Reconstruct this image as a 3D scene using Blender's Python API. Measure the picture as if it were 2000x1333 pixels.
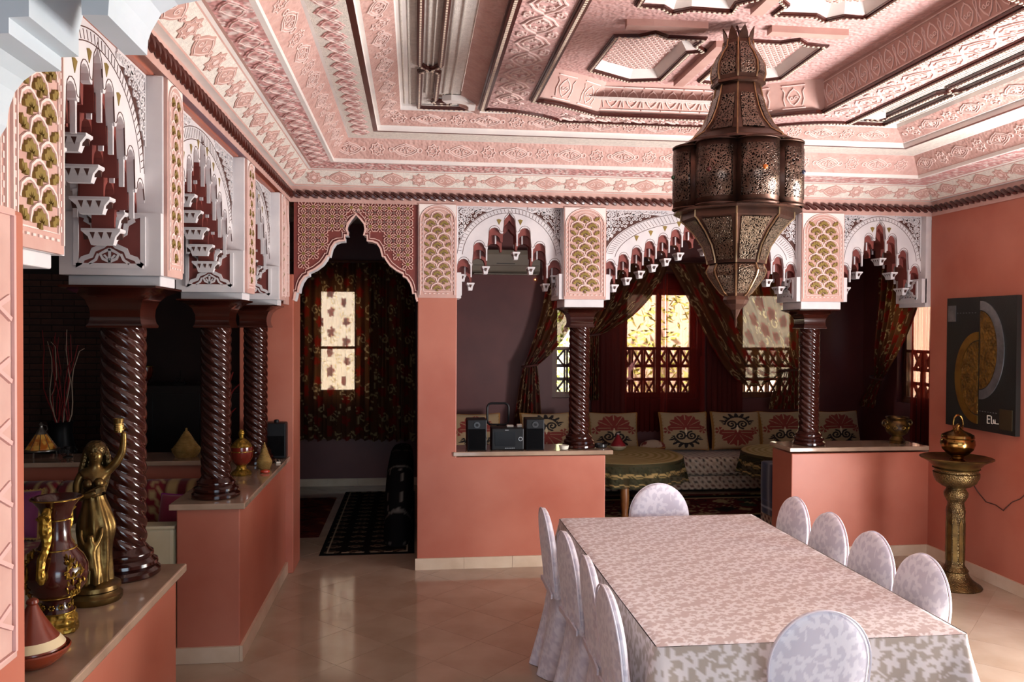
import bpy, bmesh, math, random
import numpy as np
from mathutils import Vector, Matrix

for _o in list(bpy.data.objects):
    bpy.data.objects.remove(_o)
scene = bpy.context.scene
SC = 1.2            # plan units -> metres
random.seed(7)
rng = np.random.default_rng(7)
PI = math.pi

# ------------------------------------------------------------------ camera
_f, _yaw, _pit, _roll, _h = 1595.0, .1187, .0161, -.0054, 1.65
_F = Vector((math.sin(_yaw)*math.cos(_pit), math.cos(_yaw)*math.cos(_pit), -math.sin(_pit)))
_R = Vector((math.cos(_yaw), -math.sin(_yaw), 0))
_U = _R.cross(_F)
_c, _s = math.cos(_roll), math.sin(_roll)
_R2 = _R*_c - _U*_s
_U2 = _R*_s + _U*_c
cam = bpy.data.objects.new('camera', bpy.data.cameras.new('camera'))
scene.collection.objects.link(cam)
cam.matrix_world = Matrix(((_R2.x, _U2.x, -_F.x, 0), (_R2.y, _U2.y, -_F.y, 0),
                           (_R2.z, _U2.z, -_F.z, _h*SC), (0, 0, 0, 1)))
cam.data.sensor_width = 36
cam.data.lens = _f/2000*36
cam.data.clip_start = .05
scene.camera = cam

# ------------------------------------------------------------------ world, lights, exposure
world = bpy.data.worlds.new('sky')
scene.world = world
world.use_nodes = True
_nt = world.node_tree
_bg = _nt.nodes['Background']
_sky = _nt.nodes.new('ShaderNodeTexSky')
_sky.sky_type = 'NISHITA'
_sky.sun_elevation = math.radians(48)
_sky.sun_rotation = math.radians(-60)
_sky.sun_disc = False
_nt.links.new(_sky.outputs[0], _bg.inputs[0])
_bg.inputs[1].default_value = .45

def area(name, loc, target, sx, sy, energy, col):
    l = bpy.data.lights.new(name, 'AREA')
    l.shape = 'RECTANGLE'
    l.size, l.size_y = sx*SC, sy*SC
    l.energy = energy
    l.color = col
    o = bpy.data.objects.new(name, l)
    scene.collection.objects.link(o)
    o.location = Vector(loc)*SC
    d = Vector(target) - Vector(loc)
    o.rotation_euler = d.to_track_quat('-Z', 'Y').to_euler()
    return o
# area light added at an assumed, unseen right-wall door, in place of bounced daylight
area('assumed_door_light', (4.0, 2.75, .62), (1.6, 3.2, 2.95), 1.6, 1.3, 345, (1, .955, .95))
# area light added as skylight through an assumed wide opening behind the photographer
area('assumed_rear_light', (.6, -2.35, 1.25), (.9, 4, 1.35), 3.2, 1.9, 66, (.70, .83, 1))
_sun = bpy.data.lights.new('sun', 'SUN')
_sun.energy = 30
_sun.angle = math.radians(1)
_sun.color = (1, .93, .82)
_so = bpy.data.objects.new('sun', _sun)
scene.collection.objects.link(_so)
_so.rotation_euler = Vector((.35, .62, -1.0)).to_track_quat('-Z', 'Y').to_euler()
scene.view_settings.view_transform = 'Standard'
scene.view_settings.look = 'None'
scene.view_settings.gamma = 1
scene.view_settings.use_curve_mapping = False
scene.view_settings.exposure = .40

# ------------------------------------------------------------------ helpers
def lin(h):
    h = h.lstrip('#')
    r = []
    for i in (0, 2, 4):
        c = int(h[i:i+2], 16)/255
        r.append(c/12.92 if c <= .04045 else ((c+.055)/1.055)**2.4)
    return (*r, 1)

MATS = {}
def M(name, col, rough=.6, metal=0, col2=None, nscale=6, ndetail=5, nlo=.35, nhi=.65, bump=0, bscale=40,
      btype='noise', coat=0, sheen=0, spec=.5, hue=0, trans=0):
    if name in MATS:
        return MATS[name]
    m = bpy.data.materials.new(name)
    m.use_nodes = True
    nt = m.node_tree
    b = nt.nodes['Principled BSDF']
    b.inputs['Base Color'].default_value = lin(col)
    b.inputs['Roughness'].default_value = rough
    b.inputs['Metallic'].default_value = metal
    b.inputs['Specular IOR Level'].default_value = spec
    b.inputs['Coat Weight'].default_value = coat
    b.inputs['Coat Roughness'].default_value = .08
    b.inputs['Sheen Weight'].default_value = sheen
    b.inputs['Transmission Weight'].default_value = trans
    tc = nt.nodes.new('ShaderNodeTexCoord')
    src = None
    if col2:
        n = nt.nodes.new('ShaderNodeTexNoise')
        n.inputs['Scale'].default_value = nscale
        n.inputs['Detail'].default_value = ndetail
        nt.links.new(tc.outputs['Object'], n.inputs['Vector'])
        cr = nt.nodes.new('ShaderNodeValToRGB')
        cr.color_ramp.elements[0].position = nlo
        cr.color_ramp.elements[1].position = nhi
        cr.color_ramp.elements[0].color = lin(col)
        cr.color_ramp.elements[1].color = lin(col2)
        nt.links.new(n.outputs['Fac'], cr.inputs['Fac'])
        src = cr.outputs['Color']
        nt.links.new(src, b.inputs['Base Color'])
    if hue:
        oi = nt.nodes.new('ShaderNodeObjectInfo')
        hs = nt.nodes.new('ShaderNodeHueSaturation')
        mp = nt.nodes.new('ShaderNodeMapRange')
        mp.inputs['To Min'].default_value = 1-hue
        mp.inputs['To Max'].default_value = 1+hue
        nt.links.new(oi.outputs['Random'], mp.inputs['Value'])
        nt.links.new(mp.outputs[0], hs.inputs['Value'])
        if src:
            nt.links.new(src, hs.inputs['Color'])
        else:
            hs.inputs['Color'].default_value = lin(col)
        nt.links.new(hs.outputs[0], b.inputs['Base Color'])
    if bump:
        if btype == 'voronoi':
            t = nt.nodes.new('ShaderNodeTexVoronoi')
            t.feature = 'SMOOTH_F1'
            out = t.outputs['Distance']
        elif btype == 'wave':
            t = nt.nodes.new('ShaderNodeTexWave')
            out = t.outputs['Fac']
            t.inputs['Distortion'].default_value = 3
        else:
            t = nt.nodes.new('ShaderNodeTexNoise')
            t.inputs['Detail'].default_value = 4
            out = t.outputs['Fac']
        t.inputs['Scale'].default_value = bscale
        nt.links.new(tc.outputs['Object'], t.inputs['Vector'])
        bp = nt.nodes.new('ShaderNodeBump')
        bp.inputs['Strength'].default_value = bump
        bp.inputs['Distance'].default_value = .02
        nt.links.new(out, bp.inputs['Height'])
        nt.links.new(bp.outputs[0], b.inputs['Normal'])
    MATS[name] = m
    return m

def attr_mat(name, rough=.7, sheen=0, sheer=0.0, translucent=0.0, bump=0, bscale=80, spec=.3):
    """flat print from the mesh's own 'print' colour; alpha = opacity when sheer"""
    if name in MATS:
        return MATS[name]
    m = bpy.data.materials.new(name)
    m.use_nodes = True
    nt = m.node_tree
    b = nt.nodes['Principled BSDF']
    out = nt.nodes['Material Output']
    a = nt.nodes.new('ShaderNodeAttribute')
    a.attribute_name = 'print'
    nt.links.new(a.outputs['Color'], b.inputs['Base Color'])
    b.inputs['Roughness'].default_value = rough
    b.inputs['Sheen Weight'].default_value = sheen
    b.inputs['Specular IOR Level'].default_value = spec
    sh = b.outputs[0]
    if bump:
        tc = nt.nodes.new('ShaderNodeTexCoord')
        n = nt.nodes.new('ShaderNodeTexNoise')
        n.inputs['Scale'].default_value = bscale
        nt.links.new(tc.outputs['Object'], n.inputs['Vector'])
        bp = nt.nodes.new('ShaderNodeBump')
        bp.inputs['Strength'].default_value = bump
        bp.inputs['Distance'].default_value = .01
        nt.links.new(n.outputs['Fac'], bp.inputs['Height'])
        nt.links.new(bp.outputs[0], b.inputs['Normal'])
    if translucent:
        tl = nt.nodes.new('ShaderNodeBsdfTranslucent')
        nt.links.new(a.outputs['Color'], tl.inputs['Color'])
        mx = nt.nodes.new('ShaderNodeMixShader')
        mx.inputs[0].default_value = translucent
        nt.links.new(sh, mx.inputs[1])
        nt.links.new(tl.outputs[0], mx.inputs[2])
        sh = mx.outputs[0]
    if sheer:
        tr = nt.nodes.new('ShaderNodeBsdfTransparent')
        nt.links.new(a.outputs['Color'], tr.inputs['Color'])
        tr2 = nt.nodes.new('ShaderNodeMixRGB')
        tr2.inputs[0].default_value = sheer
        tr2.inputs[1].default_value = (1, 1, 1, 1)
        nt.links.new(a.outputs['Color'], tr2.inputs[2])
        nt.links.new(tr2.outputs[0], tr.inputs['Color'])
        mx = nt.nodes.new('ShaderNodeMixShader')
        nt.links.new(a.outputs['Alpha'], mx.inputs[0])
        nt.links.new(tr.outputs[0], mx.inputs[1])
        nt.links.new(sh, mx.inputs[2])
        sh = mx.outputs[0]
    nt.links.new(sh, out.inputs['Surface'])
    MATS[name] = m
    return m

COL = scene.collection
def tag(o, label=None, cat=None, group=None, kind=None):
    if label:
        o['label'] = label
    if cat:
        o['category'] = cat
    if group:
        o['group'] = group
    if kind:
        o['kind'] = kind
    return o

def empty(name, loc, label, cat, group=None, rz=0):
    o = bpy.data.objects.new(name, None)
    COL.objects.link(o)
    o.location = loc
    o.rotation_euler = (0, 0, rz)
    o.empty_display_size = .1
    return tag(o, label, cat, group)

def copy_tree(o, parent=None):
    c = o.copy()
    COL.objects.link(c)
    c.parent = parent
    for ch in [x for x in o.children]:
        copy_tree(ch, c)
    return c

def inst(src, parent, matrix):
    c = src.copy()
    COL.objects.link(c)
    c.parent = parent
    c.matrix_local = matrix
    return c

class MB:
    def __init__(s):
        s.v = []; s.f = []; s.m = []
    def add(s, vs, fs, mi=0):
        n = len(s.v)
        s.v.extend(tuple(map(float, p)) for p in vs)
        s.f.extend(tuple(n+i for i in f) for f in fs)
        s.m.extend([mi]*len(fs))
        return s
    def box(s, x0, x1, y0, y1, z0, z1, mi=0):
        return s.add([(x0,y0,z0),(x1,y0,z0),(x1,y1,z0),(x0,y1,z0),(x0,y0,z1),(x1,y0,z1),(x1,y1,z1),(x0,y1,z1)],
                     [(0,3,2,1),(4,5,6,7),(0,1,5,4),(1,2,6,5),(2,3,7,6),(3,0,4,7)], mi)
    def prism(s, poly, d0, d1, fr, mi=0):
        n = len(poly)
        vs = [fr(a, z, d0) for a, z in poly] + [fr(a, z, d1) for a, z in poly]
        fs = [tuple(range(n)), tuple(range(2*n-1, n-1, -1))]
        fs += [(i, n+i, n+(i+1) % n, (i+1) % n) for i in range(n)]
        return s.add(vs, fs, mi)
    def lathe(s, prof, n=32, c=(0,0,0), mi=0, cap=True, sq=None):
        """prof [(r,z)]; sq: optional function(theta)->radius factor"""
        vs = []
        for r, z in prof:
            for k in range(n):
                t = 2*PI*k/n
                q = sq(t) if sq else 1
                vs.append((c[0]+r*q*math.cos(t), c[1]+r*q*math.sin(t), c[2]+z))
        fs = []
        for i in range(len(prof)-1):
            for k in range(n):
                a = i*n+k; b = i*n+(k+1) % n
                fs.append((a, b, b+n, a+n))
        if cap:
            fs.append(tuple(range(n-1, -1, -1)))
            L = (len(prof)-1)*n
            fs.append(tuple(range(L, L+n)))
        return s.add(vs, fs, mi)
    def tube(s, pts, r, n=8, closed=False, mi=0, cap=True):
        pts = [Vector(p) for p in pts]
        N = len(pts)
        rr = r if hasattr(r, '__len__') else [r]*N
        vs = []
        up = None
        for i, p in enumerate(pts):
            a = pts[(i-1) % N] if (closed or i > 0) else p
            b = pts[(i+1) % N] if (closed or i < N-1) else p
            t = (b-a)
            t = t.normalized() if t.length > 1e-9 else Vector((0,0,1))
            if up is None:
                up = Vector((0,0,1)) if abs(t.z) < .9 else Vector((1,0,0))
            x = up - t*up.dot(t)
            if x.length < 1e-6:
                x = t.orthogonal()
            x.normalize()
            up = x
            y = t.cross(x)
            for k in range(n):
                q = 2*PI*k/n
                vs.append(p + (x*math.cos(q)+y*math.sin(q))*rr[i])
        fs = []
        for i in range(N if closed else N-1):
            for k in range(n):
                a = i*n+k; b = i*n+(k+1) % n
                c = ((i+1) % N)*n+(k+1) % n; d = ((i+1) % N)*n+k
                fs.append((a, b, c, d))
        if cap and not closed:
            fs.append(tuple(range(n-1, -1, -1)))
            fs.append(tuple(range((N-1)*n, N*n)))
        return s.add(vs, fs, mi)
    def ribbon(s, pts, w, h0, h1, fr, mi=0):
        """flat strip of width w following 2-D polyline pts in the frame plane, standing from depth h0 to h1"""
        P = [Vector((a, b)) for a, b in pts]
        L = []; Rr = []
        for i, p in enumerate(P):
            a = P[max(0, i-1)]; b = P[min(len(P)-1, i+1)]
            t = b-a
            if t.length < 1e-9:
                t = Vector((1, 0))
            t.normalize()
            nrm = Vector((-t.y, t.x))
            L.append(p+nrm*w/2); Rr.append(p-nrm*w/2)
        n = len(P)
        vs = [fr(p.x, p.y, h1) for p in L]+[fr(p.x, p.y, h1) for p in Rr]+[fr(p.x, p.y, h0) for p in L]+[fr(p.x, p.y, h0) for p in Rr]
        fs = []
        for i in range(n-1):
            fs += [(i, i+1, n+i+1, n+i), (i, 2*n+i, 2*n+i+1, i+1), (n+i, n+i+1, 3*n+i+1, 3*n+i), (2*n+i, 3*n+i, 3*n+i+1, 2*n+i+1)]
        fs += [(0, n, 3*n, 2*n), (n-1, 3*n-1, 4*n-1, 2*n-1)]
        return s.add(vs, fs, mi)
    def sphere(s, c, r, nu=12, nv=8, sc=(1,1,1), mi=0):
        vs = [(c[0], c[1], c[2]-r*sc[2])]
        for j in range(1, nv):
            ph = -PI/2+PI*j/nv
            for i in range(nu):
                t = 2*PI*i/nu
                vs.append((c[0]+r*sc[0]*math.cos(ph)*math.cos(t), c[1]+r*sc[1]*math.cos(ph)*math.sin(t), c[2]+r*sc[2]*math.sin(ph)))
        vs.append((c[0], c[1], c[2]+r*sc[2]))
        fs = [(0, 1+(i+1) % nu, 1+i) for i in range(nu)]
        for j in range(nv-2):
            for i in range(nu):
                a = 1+j*nu+i; b = 1+j*nu+(i+1) % nu
                fs.append((a, b, b+nu, a+nu))
        T = len(vs)-1
        fs += [(T, T-nu+i, T-nu+(i+1) % nu) for i in range(nu)]
        return s.add(vs, fs, mi)
    def mesh(s, name, mats, smooth=False, recalc=True, angle=40):
        me = bpy.data.meshes.new(name)
        me.from_pydata(s.v, [], s.f)
        mats = mats if isinstance(mats, (list, tuple)) else [mats]
        for m in mats:
            me.materials.append(m)
        me.polygons.foreach_set('material_index', s.m)
        if recalc:
            bm = bmesh.new()
            bm.from_mesh(me)
            bmesh.ops.recalc_face_normals(bm, faces=bm.faces)
            bm.to_mesh(me)
            bm.free()
        if smooth:
            me.polygons.foreach_set('use_smooth', [True]*len(me.polygons))
            me.set_sharp_from_angle(angle=math.radians(angle))
        me.update()
        return me
    def build(s, name, mats, parent=None, smooth=False, recalc=True, angle=40, bevel=0):
        o = bpy.data.objects.new(name, s.mesh(name, mats, smooth, recalc, angle))
        COL.objects.link(o)
        o.parent = parent
        if bevel:
            md = o.modifiers.new('bevel', 'BEVEL')
            md.width = bevel
            md.segments = 2
            md.limit_method = 'ANGLE'
        return o

def grid_obj(name, P, mat, parent=None, rgba=None, smooth=True, wrap_u=False, solid=0):
    """P: (nu, nv, 3) array -> mesh; rgba (nu,nv,4) linear colours stored as the 'print' attribute"""
    nu, nv = P.shape[:2]
    idx = np.arange(nu*nv).reshape(nu, nv)
    if wrap_u:
        a = idx; b = np.roll(idx, -1, axis=0)
        q = np.stack([a[:, :-1], b[:, :-1], b[:, 1:], a[:, 1:]], -1).reshape(-1, 4)
    else:
        q = np.stack([idx[:-1, :-1], idx[1:, :-1], idx[1:, 1:], idx[:-1, 1:]], -1).reshape(-1, 4)
    me = bpy.data.meshes.new(name)
    me.vertices.add(nu*nv)
    me.vertices.foreach_set('co', np.ascontiguousarray(P, dtype=np.float32).ravel())
    me.loops.add(q.size)
    me.loops.foreach_set('vertex_index', q.ravel().astype(np.int32))
    me.polygons.add(len(q))
    me.polygons.foreach_set('loop_start', np.arange(0, q.size, 4, dtype=np.int32))
    me.polygons.foreach_set('loop_total', np.full(len(q), 4, dtype=np.int32))
    if smooth:
        me.polygons.foreach_set('use_smooth', np.ones(len(q), dtype=bool))
    me.update(calc_edges=True)
    if rgba is not None:
        at = me.color_attributes.new('print', 'FLOAT_COLOR', 'POINT')
        at.data.foreach_set('color', np.ascontiguousarray(rgba, dtype=np.float32).ravel())
    me.materials.append(mat)
    me.validate()
    o = bpy.data.objects.new(name, me)
    COL.objects.link(o)
    o.parent = parent
    if solid:
        md = o.modifiers.new('thick', 'SOLIDIFY')
        md.thickness = solid
        md.offset = 0
    return o

def arc2(cx, cz, r, a0, a1, n=16, rz=None):
    rz = rz or r
    return [(cx+r*math.cos(math.radians(a0+(a1-a0)*i/n)), cz+rz*math.sin(math.radians(a0+(a1-a0)*i/n))) for i in range(n+1)]

def spiral2(cx, cz, r0, r1, a0, a1, n=24):
    out = []
    for i in range(n+1):
        t = i/n
        r = r0+(r1-r0)*t
        a = math.radians(a0+(a1-a0)*t)
        out.append((cx+r*math.cos(a), cz+r*math.sin(a)))
    return out

# flat 2-D pattern tiles, drawn procedurally with numpy
class Tile:
    def __init__(s, n=256):
        s.n = n
        s.a = np.zeros((n, n), np.float32)
        g = (np.arange(n)+.5)/n
        s.X, s.Y = np.meshgrid(g, g, indexing='ij')
    def _d(s, x, y):
        dx = np.abs(s.X-x % 1); dx = np.minimum(dx, 1-dx)
        dy = np.abs(s.Y-y % 1); dy = np.minimum(dy, 1-dy)
        return dx, dy
    def _sd(s, x, y):
        dx = (s.X-x+.5) % 1-.5
        dy = (s.Y-y+.5) % 1-.5
        return dx, dy
    def disc(s, x, y, r, val=1):
        dx, dy = s._d(x, y)
        s.a[dx*dx+dy*dy < r*r] = val
        return s
    def stroke(s, pts, w, val=1, w1=None):
        N = len(pts)
        for i, (x, y) in enumerate(pts):
            ww = w if w1 is None else w+(w1-w)*i/max(1, N-1)
            s.disc(x, y, ww/2, val)
        return s
    def leaf(s, x, y, ang, L, W, val=1):
        dx, dy = s._sd(x, y)
        c, n_ = math.cos(ang), math.sin(ang)
        u = dx*c+dy*n_; v = -dx*n_+dy*c
        t = np.clip(u/L, 0, 1)
        m = (u > 0) & (u < L) & (np.abs(v) < W*np.sin(PI*t**.8))
        s.a[m] = val
        return s
    def flower(s, x, y, r, k=5, val=1, ph=0):
        dx, dy = s._sd(x, y)
        rad = np.hypot(dx, dy); th = np.arctan2(dy, dx)
        m = rad < r*(.62+.38*np.abs(np.cos(k/2*(th-ph))))
        s.a[m] = val
        return s
    def get(s, u, v):
        i = (np.floor(u*s.n).astype(int)) % s.n
        j = (np.floor(v*s.n).astype(int)) % s.n
        return s.a[i, j]

def colorize(idx, table):
    out = np.zeros(idx.shape+(4,), np.float32)
    for k, c in table.items():
        out[idx == k] = c
    return out
def lc(h, a=1.0):
    r = lin(h)
    return (r[0], r[1], r[2], a)

# ================================================================== the room
XL, XR, YB, Y0, YF = -.826, 3.743, 5.567, 1.63, 8.6
XLF = -.84          # face of the left arcade
T = .32             # arcade thickness
ZB, ZT = 1.85, 2.49 # bottom / top of the carved zone
LEDGE = .785

PINK = M('pink_tadelakt', '#b5705b', .42, col2='#9f523e', nscale=1.7, nlo=.3, nhi=.75, bump=.05, bscale=9, spec=.4)
MAROONW = M('maroon_tadelakt', '#6b3634', .5, col2='#592a2a', nscale=2, bump=.05, bscale=9)
WHITE = M('white_plaster', '#ebe3dc', .7, col2='#dcd6d2', nscale=5)
PLINK = M('pink_plaster', '#caa59b', .6, col2='#be958b', nscale=14, bump=.35, bscale=60, btype='voronoi')
PINKP = M('pink_paint', '#c7a297', .6, col2='#bb9287', nscale=8)
PALEP = M('pale_pink_relief', '#e6cdc5', .55)
BROWN = M('brown_plaster', '#6e3328', .6, col2='#5f2b24', nscale=6)
DKBR = M('dark_brown_wood', '#4a1c14', .35, col2='#3c1610', nscale=12, coat=.3)
GOLD = M('olive_gold_paint', '#8f7a3c', .45, metal=.25, col2='#7a6731', nscale=30)
MARBLE = M('cream_marble', '#a8917c', .10, col2='#8d7562', nscale=5, ndetail=8, nlo=.4, nhi=.7, coat=.35)
SKIRT = M('cream_skirting', '#cdb8a0', .35, col2='#bda58c', nscale=6)
CREAM = M('cream_stone', '#cfc7a9', .35, col2='#c2b995', nscale=4)
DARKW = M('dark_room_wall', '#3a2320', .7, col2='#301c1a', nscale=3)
TILE = M('floor_tile', '#ad9a86', .09, col2='#9c8772', nscale=3.5, ndetail=9, nlo=.35, nhi=.7, hue=.03, spec=.5)
GROUT = M('floor_grout', '#8a6d55', .7, col2='#7d6049', nscale=20)

def frB(s, z, d):
    return (s, YB+d, z)
def frL(s, z, d):
    return (XLF-d, s, z)
def struct(o):
    o['kind'] = 'structure'
    return o
def flip(fr, s1, sgn):
    """frame of the jamb at s1: first coord runs through the wall thickness, depth grows out of the block"""
    return lambda a, z, t: fr(s1-sgn*t, z, a)

# ---- floor
floor = struct(MB().box(-4.6, 5.6, -2.6, 9.1, -.12, -.004).build('floor', GROUT))
_ts = .335
_h2 = _ts/2-.0009
_tm = MB().box(-_h2, _h2, -_h2, _h2, -.003, 0).mesh('floor_tile', TILE)
k = 0
for i in range(-40, 60):
    for j in range(-40, 60):
        cx = (i-j)*_ts*math.sqrt(.5)+.1
        cy = (i+j)*_ts*math.sqrt(.5)
        if not (-.95 < cx < 3.75 and 2.0 < cy < 8.55):
            continue
        if cy > 5.9 and cx > .1:
            continue
        if cx > 2.0 and cy < 3.2:
            continue
        o = bpy.data.objects.new('floor_tile', _tm)
        COL.objects.link(o)
        o.parent = floor
        o.location = (cx, cy, 0)
        o.rotation_euler = (0, 0, PI/4+random.choice((0, 1, 2, 3))*PI/2)
        k += 1
# rest of the floor beyond the picked-out tiles
m = MB()
m.box(-4.6, -.62, -2.6, 9.0, -.003, -.0012).box(-.62, 5.6, -2.6, 2.2, -.003, -.0012).box(.1, 5.6, 5.7, 9.0, -.003, -.0012).box(1.8, 5.6, 2.2, 5.7, -.003, -.0012)
o = m.build('tile_field', TILE, floor)
o['kind'] = 'stuff'

# ---- walls
m = MB()
# pillar and the low wall growing out of it
m.prism([(.02, 0), (1.325, 0), (1.325, .765), (.285, .765), (.285, 2.0), (.02, 2.0)], 0, T, frB)
m.box(2.69, XR+.1, YB, YB+T, 0, LEDGE-.028)         # low wall by the right corner
m.box(-1.15, XR+.1, YB+.03, YB+T-.03, ZT, 2.75)             # beam
m.box(-1.15, -.80, YB, YB+T, 0, 2.0)                     # corner pier
wall_back = struct(m.build('wall_back', PINK, bevel=.006))
m = MB()
m.box(-1.15, -.85, 1.30, 3.05, 0, LEDGE-.028)
m.box(-1.15, -.85, 4.13, YB, 0, LEDGE-.028)
m.box(-1.13, -.87, 1.3, YB+.1, ZT, 2.75)
wall_left = struct(m.build('wall_left', PINK, bevel=.006))
m = MB()
m.box(XR, XR+.16, 3.75, YB, 0, 2.75).box(XR, XR+.16, -2.4, 1.9, 0, 2.75).box(XR, XR+.16, 1.9, 3.75, 2.1, 2.75)  # gap is an assumed door, out of view, letting in the added light
wall_right = struct(m.build('wall_right', PINK))
m = MB()
m.box(-4.5, -1.2, -2.5, -2.36, 0, 2.9).box(2.4, 3.9, -2.5, -2.36, 0, 2.9).box(-1.2, 2.4, -2.5, -2.36, 2.35, 2.9)  # gap is an assumed opening behind the camera for the added light
wall_rear = struct(m.build('wall_rear', PINK))
struct(MB().box(-5, 5, -5.5, -2.5, 2.9, 3.0).build('sun_blocker_roof', WHITE))  # unseen slab, added to keep direct sun out of the rear opening
# walls of the rooms behind
def wall_holes(m, x0, x1, z0, z1, holes, put):
    xs = sorted({x0, x1, *[h for q in holes for h in q[:2]]})
    zs = sorted({z0, z1, *[h for q in holes for h in q[2:]]})
    for a, b in zip(xs, xs[1:]):
        for c, d in zip(zs, zs[1:]):
            if any(q[0] <= a and b <= q[1] and q[2] <= c and d <= q[3] for q in holes):
                continue
            put(m, a, b, c, d)
WINS = {'entry': (-1.03, -.56, .93, 2.08), 'small': (1.46, 1.82, .9, 2.0), 'pair': (2.23, 3.06, .89, 2.08), 'last': (3.52, 4.22, .89, 2.08)}
m = MB()
wall_holes(m, -1.5, 5.0, 0, 2.75, list(WINS.values()), lambda m, a, b, c, d: m.box(a, b, YF, YF+.22, c, d))
wall_far = struct(m.build('wall_far', MAROONW))
m = MB()
wall_holes(m, 5.9-.35, YF, 0, 2.75, [(7.15, 7.95, .9, 2.05)], lambda m, a, b, c, d: m.box(4.98, 5.16, a, b, c, d))
m.box(3.9, 5.0, 5.55, 5.7, 0, 2.75)
wall_side = struct(m.build('wall_far_right', MAROONW))
wall_part = struct(MB().box(.03, .17, YB+T, YF, 0, 2.75).build('wall_partition', MAROONW))
m = MB()
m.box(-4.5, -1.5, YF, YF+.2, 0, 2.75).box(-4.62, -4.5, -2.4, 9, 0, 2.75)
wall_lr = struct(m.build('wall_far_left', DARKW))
wall_half = struct(MB().box(-4.5, -1.15, 5.47, 5.78, 0, LEDGE-.028).build('wall_half', PINK))
# ceilings of the side rooms and hall
m = MB()
m.box(-4.6, -1.0, -2.5, 9, 2.72, 2.8).box(-1.1, 5.2, YB+T-.1, 9, 2.72, 2.8).box(-1.0, 3.9, -2.5, 1.45, 2.72, 2.8)
ceil2 = struct(m.build('ceiling_side_rooms', WHITE))

# ---- skirtings and ledges
def skirting(name, segs):
    root = None
    for x0, x1, y0, y1 in segs:
        L = max(x1-x0, y1-y0)
        n = max(1, round(L/.33))
        for i in range(n):
            if x1-x0 > y1-y0:
                a, b = x0+(x1-x0)*i/n, x0+(x1-x0)*(i+1)/n
                mb = MB().box(a+.0008, b-.0008, y0, y1, 0, .078)
            else:
                a, b = y0+(y1-y0)*i/n, y0+(y1-y0)*(i+1)/n
                mb = MB().box(x0, x1, a+.0008, b-.0008, 0, .078)
            o = mb.build(name if root is None else 'skirting_tile', SKIRT, root)
            if root is None:
                root = struct(o)
    return root
skirting('baseboard_back', [(.008, 1.337, YB-.012, YB), (2.678, XR, YB-.012, YB)])
skirting('baseboard_left', [(-.85, -.835, 4.12, YB), (-1.16, -.85, 4.115, 4.13), (-.85, -.835, 1.63, 3.05)])
skirting('baseboard_right', [(XR-.015, XR, 3.75, YB-.012)])
skirting('baseboard_far', [(-1.5, .03, YF-.015, YF)])
def ledge(name, x0, x1, y0, y1, z=LEDGE):
    return struct(MB().box(x0, x1, y0, y1, z-.03, z).build(name, MARBLE, bevel=.005))
ledge('trim_1', -1.18, -.822, 1.31, 3.085)
ledge('trim_2', -1.18, -.822, 4.105, YB+.01)
ledge('trim_3', .263, 1.378, YB-.01, YB+T+.01, .80)
ledge('trim_4', 2.672, XR, YB-.01, YB+T+.01, .80)
ledge('trim_5', -4.5, -1.19, 5.43, 5.82)

# ================================================================== main ceiling
BX0, BX1, BY0, BY1 = XL, XR, Y0-.02, YB
def ring(m, a0, z0, a1, z1, mi=0):
    vs = []
    for a, z in ((a0, z0), (a1, z1)):
        vs += [(BX0+a, BY0+a, z), (BX1-a, BY0+a, z), (BX1-a, BY1-a, z), (BX0+a, BY1-a, z)]
    m.add(vs, [(i, (i+1) % 4, 4+(i+1) % 4, 4+i) for i in range(4)], mi)
PROF = [(.004, 2.478, 0), (.004, 2.585, 0), (.036, 2.585, 1), (.040, 2.592, 0), (.137, 2.668, 2), (.142, 2.672, 0), (.156, 2.676, 1), (.168, 2.676, 0),
        (.297, 2.690, 3), (.318, 2.690, 1), (.318, 2.712, 1), (.414, 2.822, 4), (.428, 2.822, 1), (.575, 2.826, 5),
        (.602, 2.826, 6), (.602, 2.856, 1), (.620, 2.856, 1), (.740, 2.918, 4), (.745, 2.94, 1), (.79, 2.94, 1)]
WROUGH = M('white_stippled', '#e7dfd4', .8, col2='#d3ccc2', nscale=60, bump=.3, bscale=220)
LILAC = M('lilac_relief', '#c99490', .5, col2='#e3cfc9', nscale=30, nlo=.5, nhi=.6, bump=.8, bscale=45, btype='voronoi')
RIBM = DKBR
_cm = [PINKP, WHITE, WROUGH, LILAC, PLINK, WROUGH, RIBM]
ceiling = MB()
for (a0, z0, _), (a1, z1, k) in zip(PROF, PROF[1:]):
    ring(ceiling, a0, z0, a1, z1, k)
IN = .79
# flat field inside the last step is left open over the cartouche
ceiling.add([(BX0+IN, BY0+IN, 2.94), (BX1-IN, BY0+IN, 2.94), (BX1-IN, BY1-IN, 2.94), (BX0+IN, BY1-IN, 2.94)], [], 1)
ceiling = struct(ceiling.build('ceiling', _cm, recalc=False))
struct(MB().box(-1.2, 3.95, 1.3, 6.0, 3.30, 3.36).build('roof', WHITE))

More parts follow.
